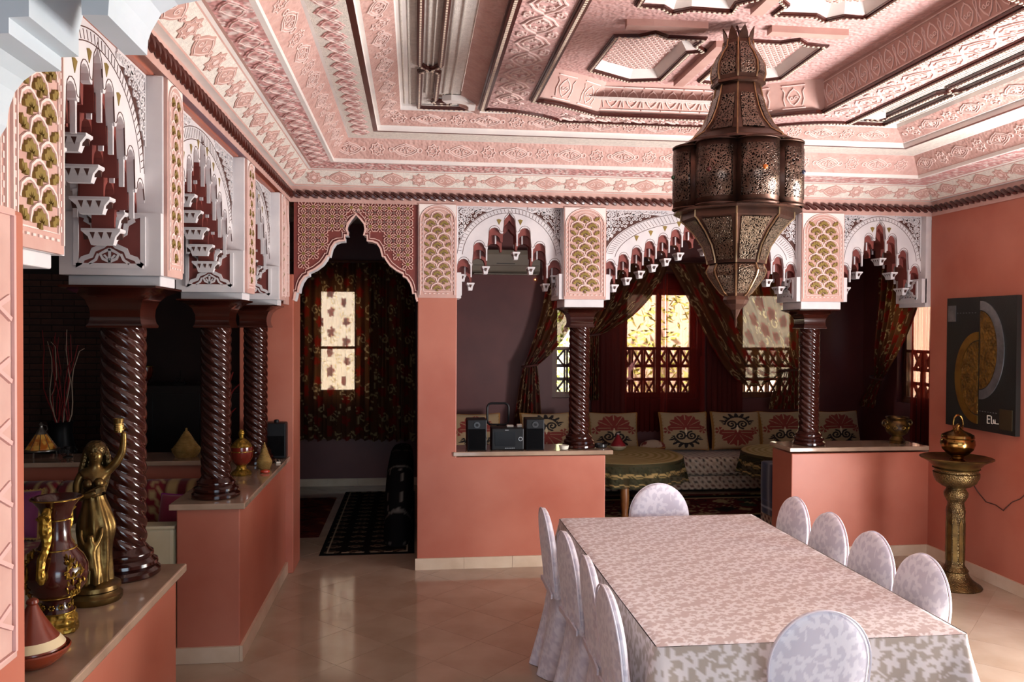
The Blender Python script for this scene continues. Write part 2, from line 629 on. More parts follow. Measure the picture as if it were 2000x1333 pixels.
# rope moulding under the ceiling, one run per wall
def rope(name, p0, p1, out, parent):
    p0, p1, out = Vector(p0), Vector(p1), Vector(out)
    L = (p1-p0).length
    t = (p1-p0)/L
    n = int(L/.056)
    m = MB()
    st = L/n
    up = Vector((0, 0, 1))
    for i in range(n):
        for e in (0,):
            c0 = p0+t*(i*st)
            pts = []
            for q in range(6):
                w = q/5
                pts.append(c0+t*(st*1.45*w-st*.2)+up*(.019*math.cos(PI*w))+out*(.006+.008*math.sin(PI*w)))
            m.tube(pts, [.009, .013, .0145, .0145, .013, .009], 6)
    o = m.build(name, DKBR, parent, smooth=True)
    o['kind'] = 'stuff'
    return o
rope('rope_moulding', (XL, YB, 2.531), (XR, YB, 2.531), (0, -1, 0), ceiling)
rope('rope_moulding', (XL, 1.65, 2.531), (XL, YB, 2.531), (1, 0, 0), ceiling)
rope('rope_moulding', (XR, YB, 2.531), (XR, 3.6, 2.531), (-1, 0, 0), ceiling)

# relief pieces on the bands
def ogee(L, H, n=10):
    q = []
    for i in range(n+1):
        t = i/n
        q.append((L*(1-t), H*(.78*math.sin(PI/2*min(1, t*1.25))+.22*max(0, (t-.72)/.28)**1.5)))
    pts = q + [(-x, y) for x, y in reversed(q[:-1])]
    pts += [(x, -y) for x, y in reversed(pts[1:-1])]
    return pts
def star(r, k=8, f=.74):
    return [((r if i % 2 == 0 else r*f)*math.sin(PI*i/k), (r if i % 2 == 0 else r*f)*math.cos(PI*i/k)) for i in range(2*k)]
def flat(a, b, d):
    return (a, b, d)
def proto(m, name, mats):
    return m.mesh(name, mats)
def leafring(m, pts, mi, w=.004, h=.004):
    m.ribbon(pts+[pts[0]], w, 0, h, flat, mi)
PM = {}
m = MB().prism(ogee(.082, .057), 0, .004, flat)
leafring(m, ogee(.068, .044), 1, .0035, .006)
for sx in (-1, 1):
    m.ribbon(spiral2(sx*.026, 0, .02, .004, 90, 90+sx*420, 14), .004, 0, .006, flat, 1)
PM['ogee'] = m.mesh('medallion', [PINKP, PALEP])
m = MB().prism(star(.056), 0, .004, flat)
leafring(m, star(.041), 1, .0035, .006)
m.prism(star(.016, 6), 0, .006, flat, 1)
PM['star'] = m.mesh('star_medallion', [PINKP, PALEP])
m = MB().prism(arc2(0, 0, .016, 0, 330, 10), 0, .004, flat)
leafring(m, arc2(0, 0, .009, 0, 330, 8), 1, .003, .006)
m.prism([(-.05, -.004), (.05, -.004), (.05, .004), (-.05, .004)], 0, .003, flat)
PM['link'] = m.mesh('link', [PINKP, PALEP])
m = MB()
leafring(m, ogee(.082, .046), 0, .005, .005)
leafring(m, ogee(.064, .033), 0, .005, .005)
for sx in (-1, 1):
    m.ribbon(spiral2(sx*.026, 0, .018, .004, 90, 90+sx*420, 14), .004, 0, .005, flat)
m.ribbon([(-.012, -.02), (0, .02), (.012, -.02)], .004, 0, .005, flat)
PM['eogee'] = m.mesh('embossed_medallion', [PALEP])
m = MB()
leafring(m, star(.046), 0, .005, .005)
leafring(m, star(.027, 8, .6), 0, .005, .005)
PM['estar'] = m.mesh('embossed_star', [PALEP])
m = MB()
leafring(m, arc2(0, 0, .015, 0, 330, 10), 0, .005, .005)
PM['elink'] = m.mesh('embossed_link', [PALEP])
m = MB().prism(ogee(.075, .055), 0, .004, flat)
leafring(m, ogee(.06, .042), 1, .004, .006)
m.ribbon([(0, -.035), (0, .035)], .005, 0, .006, flat, 1)
PM['lil'] = m.mesh('lilac_medallion', [LILAC, PALEP])

def band_run(side, a0, z0, a1, z1, kinds, pitch, s_from=None, s_to=None, off=0):
    am, zm = (a0+a1)/2, (z0+z1)/2
    sl = Vector((a1-a0, z1-z0))
    sl.normalize()
    if side == 'back':
        x = Vector((1, 0, 0)); y = Vector((0, -sl.x, sl.y)); lo, hi = BX0+am, BX1-am
        pos = lambda s: Vector((s, BY1-am, zm))
    elif side == 'left':
        x = Vector((0, 1, 0)); y = Vector((sl.x, 0, sl.y)); lo, hi = BY0+am, BY1-am
        pos = lambda s: Vector((BX0+am, s, zm))
    else:
        x = Vector((0, -1, 0)); y = Vector((-sl.x, 0, sl.y)); lo, hi = 3.3, BY1-am
        pos = lambda s: Vector((BX1-am, s, zm))
    n = x.cross(y)
    inward = Vector(((BX0+BX1)/2, 3.6, 1.0))-pos((lo+hi)/2)
    if n.dot(inward) < 0:
        x = -x
        n = x.cross(y)
    s = lo+.02+off
    i = 0
    while s < hi-.03:
        kd = kinds[i % len(kinds)]
        if kd and (s_from is None or s > s_from):
            o = bpy.data.objects.new(PM[kd].name, PM[kd])
            COL.objects.link(o)
            o.parent = ceiling
            p = pos(s)
            o.matrix_local = Matrix(((x.x, y.x, n.x, p.x), (x.y, y.y, n.y, p.y), (x.z, y.z, n.z, p.z), (0, 0, 0, 1)))
        s += pitch
        i += 1
for sd, sf in (('back', None), ('left', 2.3), ('right', None)):
    band_run(sd, .042, 2.594, .135, 2.667, ['star', 'link', 'ogee', 'link'], .0855, sf, off=.06)
    band_run(sd, .320, 2.714, .412, 2.820, ['eogee', 'elink', 'estar', 'elink'], .0875, sf, off=.03)
    band_run(sd, .622, 2.857, .738, 2.917, ['estar', 'elink', 'eogee', 'elink'], .0875, sf, off=.03)
band_run('left', .43, 2.823, .57, 2.826, ['lil'], .125, 2.9)
band_run('left', .17, 2.677, .295, 2.689, ['lil'], .15, 2.5)

# ---- cartouche: suspended plate with lobed outline, drum and strapwork field
CX, CY = 1.46, 3.6
ZP = 2.88
def quad_sym(pts):
    """quarter outline (x offset left of centre, y offset) going from the left side to the far side -> closed loop"""
    a = [(CX-x, CY+y) for x, y in pts]
    b = [(CX+x, CY+y) for x, y in reversed(pts)]
    c = [(CX+x, CY-y) for x, y in pts]
    d = [(CX-x, CY-y) for x, y in reversed(pts)]
    L = a+b+c+d
    return [p for i, p in enumerate(L) if math.hypot(p[0]-L[i-1][0], p[1]-L[i-1][1]) > 1e-6]
OUT = quad_sym([(1.09, 0), (1.09, .5), (1.09, .985), (1.05, .99), (.97, .995), (.90, 1.01), (.82, 1.04), (.74, 1.08), (.67, 1.13), (.635, 1.17), (.615, 1.19)])
INN = quad_sym([(.83, 0), (.83, .4), (.83, .775), (.78, .79), (.71, .82), (.64, .86), (.56, .915), (.47, .985), (.42, 1.015), (.30, 1.018), (.15, 1.02)])
n_ = len(OUT)
assert len(INN) == n_
m = MB()
vs = [(x, y, ZP) for x, y in OUT]+[(x, y, ZP) for x, y in INN]+[(x, y, 2.945) for x, y in OUT]
m.add(vs, [(i, (i+1) % n_, n_+(i+1) % n_, n_+i) for i in range(n_)], 0)
m.add(vs, [(i, 2*n_+i, 2*n_+(i+1) % n_, (i+1) % n_) for i in range(n_)], 1)
struct_c = m.build('cartouche_plate', [M('pink_leaf_relief', '#cfa39e', .32, col2='#d6b0ab', nscale=30, nlo=.42, nhi=.62, bump=.5, bscale=60, btype='voronoi', spec=.6), PINKP], ceiling, recalc=False)
# drum: sloped frieze from the inner outline up to the field
DR = [(CX+(x-CX)*.94, CY+(y-CY)*.90) for x, y in INN]
ZD = 3.035
m = MB()
m.add([(x, y, ZP) for x, y in INN]+[(x, y, ZD) for x, y in DR], [(i, (i+1) % n_, n_+(i+1) % n_, n_+i) for i in range(n_)], 0)
m.build('drum', [PINKP], ceiling, recalc=False)
# embossed panels on the drum: back run and right run
def on_drum(name, p0, p1, q0, q1, n, mesh):
    for i in range(n):
        t = (i+.5)/n
        b = Vector((*[p0[k]+(p1[k]-p0[k])*t for k in (0, 1)], ZP))
        u = Vector((*[q0[k]+(q1[k]-q0[k])*t for k in (0, 1)], ZD))
        c = (b+u)/2
        x = Vector((p1[0]-p0[0], p1[1]-p0[1], 0)).normalized()
        y = (u-b).normalized()
        y = (y-x*x.dot(y)).normalized()
        nn = x.cross(y)
        if nn.dot(Vector((CX, CY, 2.5))-c) < 0:
            x = -x; nn = x.cross(y)
        o = bpy.data.objects.new(name, mesh)
        COL.objects.link(o)
        o.parent = ceiling
        o.matrix_local = Matrix(((x.x, y.x, nn.x, c.x), (x.y, y.y, nn.y, c.y), (x.z, y.z, nn.z, c.z), (0, 0, 0, 1)))
m = MB()
leafring(m, ogee(.036, .05), 0, .005, .005)
for sx in (-1, 1):
    m.ribbon(spiral2(sx*.012, -.005, .012, .003, 0, sx*400, 12), .004, 0, .005, flat)
    m.ribbon([(sx*.045, -.05), (sx*.055, -.01), (sx*.048, .03), (sx*.06, .05)], .004, 0, .005, flat)
m.ribbon([(-.062, -.062), (.062, -.062)], .006, 0, .005, flat)
m.ribbon([(-.062, .066), (.062, .066)], .006, 0, .005, flat)
PM['drum'] = m.mesh('drum_emblem', [PALEP])
iR = n_//4
on_drum('drum_emblem', (CX-.42, CY+1.015), (CX+.42, CY+1.015), (CX-.395, CY+.913), (CX+.395, CY+.913), 7, PM['drum'])
on_drum('drum_emblem', (CX+.83, CY-.77), (CX+.83, CY+.77), (CX+.78, CY-.69), (CX+.78, CY+.69), 13, PM['drum'])
for i in (3, 5, 7):
    for mx_ in (0, 1):
        g_ = (lambda p: (2*CX-p[0], p[1])) if mx_ else (lambda p: p)
        on_drum('drum_emblem', g_(INN[i]), g_(INN[i+1]), g_(DR[i]), g_(DR[i+1]), 1, PM['drum'])

# embossed leaf medallions on the suspended plate
m = MB()
leafring(m, ogee(.10, .075), 0, .006, .006)
leafring(m, ogee(.07, .048), 0, .005, .006)
for sx in (-1, 1):
    for sy in (-1, 1):
        m.ribbon(spiral2(sx*.035, sy*.018, .018, .003, 0, sx*sy*420, 14), .005, 0, .006, flat)
        m.ribbon(spiral2(sx*.095, sy*.065, .024, .004, 90, 90+sx*sy*420, 14), .005, 0, .006, flat)
PM['plate'] = m.mesh('plate_emblem', [PALEP])
def on_plate(x, y, along_y):
    a = Vector((0, 1, 0)) if along_y else Vector((1, 0, 0))
    n = Vector((0, 0, -1))
    b = n.cross(a)
    o = bpy.data.objects.new('plate_emblem', PM['plate'])
    COL.objects.link(o)
    o.parent = ceiling
    o.matrix_local = Matrix(((a.x, b.x, n.x, x), (a.y, b.y, n.y, y), (a.z, b.z, n.z, ZP), (0, 0, 0, 1)))
for i in range(8):
    on_plate(CX-.96, 2.86+i*.215, True)
    on_plate(CX+.96, 2.86+i*.215, True)
for i in range(6):
    on_plate(CX-.52+i*.208, CY+1.105, False)

# beaded ribs
BEADW = M('bead_cream', '#e9d8c4', .5)
def rib(name, pts, z, w, closed=True, beads=.02, hh=.018, bead=True, mats=None):
    m = MB()
    P = list(pts)+([pts[0]] if closed else [])
    fr = lambda a, b, d: (a, b, z-d)
    m.ribbon(P, w, 0, hh*.6, fr, 0)
    m.ribbon(P, w*.62, 0, hh, fr, 0)
    if bead:
        for (x0, y0), (x1, y1) in zip(P, P[1:]):
            L = math.hypot(x1-x0, y1-y0)
            k = max(1, int(L/beads))
            for i in range(k):
                t = (i+.5)/k
                ux, uy = (x1-x0)/L, (y1-y0)/L
                cx, cy = x0+(x1-x0)*t, y0+(y1-y0)*t
                if cy < 2.6:
                    continue
                q = beads*.26; r = w*.13
                poly = [(cx-ux*q-uy*r, cy-uy*q+ux*r), (cx+ux*q-uy*r, cy+uy*q+ux*r), (cx+ux*q+uy*r, cy+uy*q-ux*r), (cx-ux*q+uy*r, cy-uy*q-ux*r)]
                m.add([(a, b, z-hh-.004) for a, b in poly]+[(a, b, z-hh+.002) for a, b in poly],
                      [(0, 1, 2, 3), (0, 4, 5, 1), (1, 5, 6, 2), (2, 6, 7, 3), (3, 7, 4, 0)], 1)
    o = m.build(name, mats or [DKBR, BEADW], ceiling)
    o['kind'] = 'stuff'
    return o
rib('beaded_rib', OUT, ZP+.004, .05)
rib('beaded_rib', INN, ZP+.004, .045)
# field with strapwork: panels sunk above it
FZ = ZD
field = MB()
P1 = [(.943, 4.292), (.958, 3.80), (1.055, 3.795), (1.11, 3.745), (1.175, 3.79), (1.345, 3.785), (1.335, 3.868), (1.39, 3.925), (1.335, 3.95), (1.330, 4.40), (1.18, 4.44)]
P1 = [(x, y) for x, y in P1]
def mir(P, mx, my):
    Q = [((2*CX-x) if mx else x, (2*CY-y) if my else y) for x, y in P]
    return Q if mx == my else Q[::-1]
panels = [mir(P1, a, b) for a in (0, 1) for b in (0, 1)]
# field plate as a bmesh with four holes
bm = bmesh.new()
def loop_edges(P):
    vs = [bm.verts.new((x, y, FZ)) for x, y in P]
    return [bm.edges.new((vs[i], vs[(i+1) % len(vs)])) for i in range(len(vs))]
eds = loop_edges(DR)
for P in panels:
    eds += loop_edges(P)
bmesh.ops.triangle_fill(bm, use_beauty=True, use_dissolve=False, edges=eds, normal=(0, 0, -1))
me = bpy.data.meshes.new('strapwork_field')
bm.to_mesh(me)
bm.free()
me.materials.append(MATS['pink_leaf_relief'])
fo = bpy.data.objects.new('strapwork_field', me)
COL.objects.link(fo)
fo.parent = ceiling
def inset(P, d):
    out = []
    n = len(P)
    A = sum(P[i][0]*P[(i+1) % n][1]-P[(i+1) % n][0]*P[i][1] for i in range(n))
    sg = 1 if A > 0 else -1
    for i in range(n):
        p = Vector(P[i]); a = (p-Vector(P[i-1])).normalized(); b = (Vector(P[(i+1) % n])-p).normalized()
        na = Vector((-a.y, a.x))*sg; nb = Vector((-b.y, b.x))*sg
        k = na+nb
        k = k/max(.35, k.dot(na))
        out.append(tuple(p+k*d))
    return out
PTILE = M('panel_tile_pink', '#d6aca4', .5, col2='#c8978f', nscale=20)
m_t = MB()
for r in (-1, 1):
    m_t.ribbon(arc2(0, 0, .011, 20*r, 160*r, 6), .004, 0, .004, flat)
TM = m_t.mesh('panel_scale', [PALEP])
def inside(P, x, y):
    c = False
    for i in range(len(P)):
        (x0, y0), (x1, y1) = P[i-1], P[i]
        if (y0 > y) != (y1 > y) and x < (x1-x0)*(y-y0)/(y1-y0)+x0:
            c = not c
    return c
for P in panels:
    m = MB()
    n = len(P)
    I = inset(P, .028)
    I2 = inset(P, .034)
    m.add([(x, y, FZ) for x, y in P]+[(x, y, FZ+.035) for x, y in I], [(i, (i+1) % n, n+(i+1) % n, n+i) for i in range(n)], 0)
    m.add([(x, y, FZ+.035) for x, y in I]+[(x, y, FZ+.042) for x, y in I2], [(i, (i+1) % n, n+(i+1) % n, n+i) for i in range(n)], 0)
    m.add([(x, y, FZ+.042) for x, y in I2], [tuple(range(n))], 1)
    o = m.build('strapwork_panel', [WHITE, PTILE], ceiling, recalc=False)
    ms = MB()
    y = CY-1.0
    row = 0
    J = inset(P, .045)
    while y < CY+1.0:
        x = CX-.7+(row % 2)*.016
        while x < CX+.7:
            if inside(J, x, y):
                for r in (-1, 1):
                    ms.ribbon([(x-.011, y), (x-.004, y+.008*r), (x+.004, y+.008*r), (x+.011, y)], .004, FZ+.036, FZ+.043, flat)
            x += .032
        y += .026
        row += 1
    if ms.v:
        o2 = ms.build('scale_relief', [PALEP], o)
        o2['kind'] = 'stuff'
    rib('beaded_rib', inset(P, -.018), FZ, .034, beads=.022, hh=.014)
# raised pink straps between the panels
for pts in ([(CX-.52, CY+.012), (CX-.40, CY+.0), (CX-.34, CY), (CX-.15, CY+.0)], [(CX+.52, CY), (CX+.15, CY)],
            [(CX, CY+.85), (CX, CY+.2)], [(CX, CY-.85), (CX, CY-.2)]):
    m = MB()
    m.ribbon(pts, .055, 0, .03, lambda a, b, d: (a, b, FZ-d))
    m.build('strap', [PINKP], ceiling)

# white side field with dark twin ribs, left and right of the cartouche
m = MB()
for sx in (-1, 1):
    def mx(x):
        return x if sx < 0 else 2*CX-x
    m.add([(mx(-.10), 2.2, 2.946), (mx(.25), 2.2, 2.946), (mx(.25), 4.84, 2.946), (mx(-.10), 4.84, 2.946)], [(0, 1, 2, 3)], 0)
    m.add([(mx(.25), 2.2, 2.94), (mx(.37), 2.2, 2.90), (mx(.37), 4.80, 2.90), (mx(.25), 4.80, 2.94)], [(0, 1, 2, 3)], 1)
m.add([(.2, 4.5, 2.948), (2.7, 4.5, 2.948), (2.7, 4.84, 2.948), (.2, 4.84, 2.948)], [(0, 1, 2, 3)], 0)
m.add([(-.1, 2.2, 2.95), (3.0, 2.2, 2.95), (3.0, 2.75, 2.95), (-.1, 2.75, 2.95)], [(0, 1, 2, 3)], 0)
m.build('side_field', [M('white_ribbed_plaster', '#ded6cf', .7, col2='#cfc7c0', nscale=40, bump=.3, bscale=160), PLINK], ceiling, recalc=False)
for sx in (-1, 1):
    def mm(P):
        return P if sx < 0 else [(2*CX-x, y) for x, y in P]
    A = [(.02, 2.4), (.02, 4.02), (.04, 4.06), (.095, 4.10), (.115, 4.13), (.112, 4.62), (.09, 4.66), (.20, 4.66), (.2, 4.70), (.10, 4.70)]
    B = [(.125, 2.4), (.122, 4.02), (.10, 4.06), (.045, 4.10), (.022, 4.13), (.02, 4.80), (.34, 4.80)]
    rib('beaded_rib', mm(A), 2.94, .03, closed=False, beads=.028, hh=.02)
    rib('beaded_rib', mm(B), 2.94, .03, closed=False, beads=.028, hh=.02)
    m = MB()
    m.ribbon(mm([(.16, 4.60), (.20, 4.58), (.26, 4.59), (.31, 4.63), (.33, 4.68), (.335, 4.76)]), .06, 0, .03, lambda a, b, d: (a, b, 2.94-d))
    m.build('corner_scroll', [WHITE], ceiling)
    for xx in (-.06, -.03, .06, .085, .16, .20):
        m = MB()
        m.ribbon(mm([(xx, 2.4), (xx, 4.76 if xx < 0 else 4.55)]), .006, 0, .004, lambda a, b, d: (a, b, 2.94-d))
        m.build('groove_line', [WROUGH], ceiling)

# ================================================================== carved arcades
OLDW = M('white_gypsum', '#d9d5d5', .65, col2='#cbc8ca', nscale=7)
MUQ = M('muqarnas_brown', '#7f3c34', .55, col2='#6d312b', nscale=8)
LINE = M('groove_brown', '#4b2a22', .7)
REC = .06

def fan_mesh(name, k=1.0):
    m = MB()
    for i in range(5):
        a = math.radians(90+(i-2)*31)
        L = (.034 if i == 2 else .031)*k
        w = .0085*k
        ux, uy = math.cos(a), math.sin(a)
        b = (ux*.010*k, uy*.010*k-.014*k)
        t = (ux*L, uy*L-.014*k)
        mid = (b[0]+(t[0]-b[0])*.62, b[1]+(t[1]-b[1])*.62)
        m.prism([b, (mid[0]+uy*w, mid[1]-ux*w), t, (mid[0]-uy*w, mid[1]+ux*w)], 0, .007*k, flat)
    m.prism([(-.006*k, -.021*k), (.006*k, -.021*k), (.003*k, -.008*k), (-.003*k, -.008*k)], 0, .007*k, flat)
    return m.mesh(name, [GOLD])
def half_fan_mesh(name, k=1.0, sg=1):
    m = MB()
    for i in range(3):
        a = math.radians(90-sg*(i*31))
        L = .031*k
        w = .0085*k if i else .0045*k
        ux, uy = math.cos(a), math.sin(a)
        b = (ux*.010*k, uy*.010*k-.014*k)
        t = (ux*L, uy*L-.014*k)
        mid = (b[0]+(t[0]-b[0])*.62, b[1]+(t[1]-b[1])*.62)
        m.prism([b, (mid[0]+uy*w, mid[1]-ux*w), t, (mid[0]-uy*w, mid[1]+ux*w)], 0, .007*k, flat)
    return m.mesh(name, [GOLD])
FANS = {}
def basis(fr):
    o = Vector(fr(0, 0, 0)); x = Vector(fr(1, 0, 0))-o; z = Vector(fr(0, 1, 0))-o; d = Vector(fr(0, 0, 1))-o
    return o, x, z, d
def put(meshd, name, fr, s, z, d, parent, flipx=False):
    """instance of a flat mesh (local xy = frame s,z; local z = out of the wall)"""
    _, x, zz, dd = basis(fr)
    p = Vector(fr(s, z, d))
    n = -dd
    if flipx:
        x = -x
    o = bpy.data.objects.new(name, meshd)
    COL.objects.link(o)
    o.parent = parent
    o.matrix_local = Matrix(((x.x, zz.x, n.x, p.x), (x.y, zz.y, n.y, p.y), (x.z, zz.z, n.z, p.z), (0, 0, 0, 1)))
    return o

def fan_panel(fr, s0, s1, z0, z1, parent, cols=2):
    w = s1-s0
    c = (s0+s1)/2
    pn = MB()
    pn.prism([(s0, z0), (s1, z0), (s1, z1), (s0, z1)], -.012, 0, fr, 0)
    panel = pn.build('fan_panel', [PINKP, WHITE], parent)
    # arched border, white corners
    b = MB()
    r = w/2-.012
    top = z1-.012
    arch = [(s0+.012, z0+.02), (s0+.012, top-r*.85)]+[(c-r*math.cos(t), top-r*.85+r*.85*math.sin(t)) for t in [PI*i/12 for i in range(13)]]+[(s1-.012, top-r*.85), (s1-.012, z0+.02)]
    b.ribbon(arch, .006, -.018, -.012, fr, 0)
    r2 = r-.022
    arch2 = [(s0+.034, z0+.045), (s0+.034, top-r*.85)]+[(c-r2*math.cos(t), top-r*.85+r2*.85*math.sin(t)) for t in [PI*i/12 for i in range(13)]]+[(s1-.034, top-r*.85), (s1-.034, z0+.045), (s0+.034, z0+.045)]
    b.ribbon(arch2, .004, -.016, -.012, fr, 0)
    # little dashes between the two lines
    for zz in np.arange(z0+.05, top-r*.85, .03):
        for sx in (s0+.023, s1-.023):
            b.prism([(sx-.003, zz), (sx+.003, zz), (sx+.003, zz+.014), (sx-.003, zz+.014)], -.016, -.012, fr, 0)
    for ss in np.arange(s0+.04, s1-.04, .03):
        b.prism([(ss, z0+.027), (ss+.014, z0+.027), (ss+.014, z0+.033), (ss, z0+.033)], -.016, -.012, fr, 0)
    b.build('border', [PALEP], panel)
    for sg in (-1, 1):
        cc = MB()
        pts = [(c+sg*(w/2-.004), z1-.004)]+[(c+sg*(r+.006)*math.cos(t), top-r*.85+(r*.85+.008)*math.sin(t)) for t in [PI/2*i/8 for i in range(9)]]
        cc.prism(pts, -.0135, -.0115, fr, 0)
        cc.build('corner_inlay', [WHITE], panel)
    # fans
    k = w/.27
    if k not in FANS:
        FANS[k] = (fan_mesh('fan_leaf', k*1.16), half_fan_mesh('half_fan_leaf', k*1.1, 1), half_fan_mesh('half_fan_leaf', k*1.1, -1))
    F, H1, H2 = FANS[k]
    hp = .047*k
    rows = int((z1-z0-.11-w*.12)/.0485)
    sc = MB()
    for i in range(rows+1):
        z = z0+.068+i*.0485
        if z > z1-.055:
            break
        topz = top-r*.85
        lim = r2-.012 if z < topz else max(0, (r2*math.sqrt(max(0, 1-((z-topz)/(r2*.85))**2)))-.012)
        xs = (-1, 1) if i % 2 else (-2, 0, 2)
        for q in xs:
            x = q*hp
            if abs(q) == 2:
                if lim > 2*hp-.016 and i*.0485 < (z1-z0)*.8:
                    put(H2 if q > 0 else H1, 'half_fan_leaf', fr, c+q*hp*.93, z, -.012, panel)
            elif abs(x)+.02*k < lim+.01:
                put(F, 'fan_leaf', fr, c+x, z, -.012, panel)
                sc.ribbon([(c+x-hp*.98, z-.012), (c+x-hp*.8, z+.016), (c+x-hp*.35, z+.029), (c+x, z+.033), (c+x+hp*.35, z+.029), (c+x+hp*.8, z+.016), (c+x+hp*.98, z-.012)], .006, -.017, -.012, fr, 0)
    o = sc.build('scale_rims', [PALEP], panel)
    o['kind'] = 'stuff'
    return panel

def block(fr, s0, s1, parent, base=True, face=True, zb=ZB, pl=.055):
    """pilaster block with a white plinth under it"""
    m = MB()
    m.prism([(s0, zb), (s1, zb), (s1, ZT), (s0, ZT)], 0, T, fr, 0)
    o = m.build('pilaster_block', [OLDW], parent, bevel=.004)
    if base:
        b = MB()
        b.prism([(s0+.012, zb-pl), (s1-.012, zb-pl), (s1-.012, zb), (s0+.012, zb)], .012, T-.012, fr, 0)
        b.build('plinth', [OLDW], o, bevel=.004)
    if face:
        fan_panel(fr, s0+.004, s1-.004, zb, ZT-.004, parent)
    return o

def outline(W, n, lower=0.0, wf=.36, tipx=0.0, H=.30, e=1.2):
    p = W/(n+.45)
    zk = lambda k: -H*(k/n)**e-lower
    pts = []
    for k in range(n+1):
        s = k*p
        w = p*wf
        z = zk(k)
        pk = .022 if k == 0 else 0
        L = [(s-w, z-.036), (s-w*.85, z-.018), (s-w*.45, z-.004), (s, z+pk), (s+w*.45, z-.004), (s+w*.85, z-.018), (s+w, z-.036)]
        if k == 0:
            L = L[3:]
        pts += L
        if k < n:
            pts += [(s+w*1.05, (z+zk(k+1))/2-.03-tipx), (s+p/2-p*.06, zk(k+1)-.042-tipx), (s+p/2+p*.06, zk(k+1)-.042-tipx)]
    pts = [q for q in pts if q[0] < W-.002]
    pts.append((W, pts[-1][1]-.03))
    return pts, p, zk

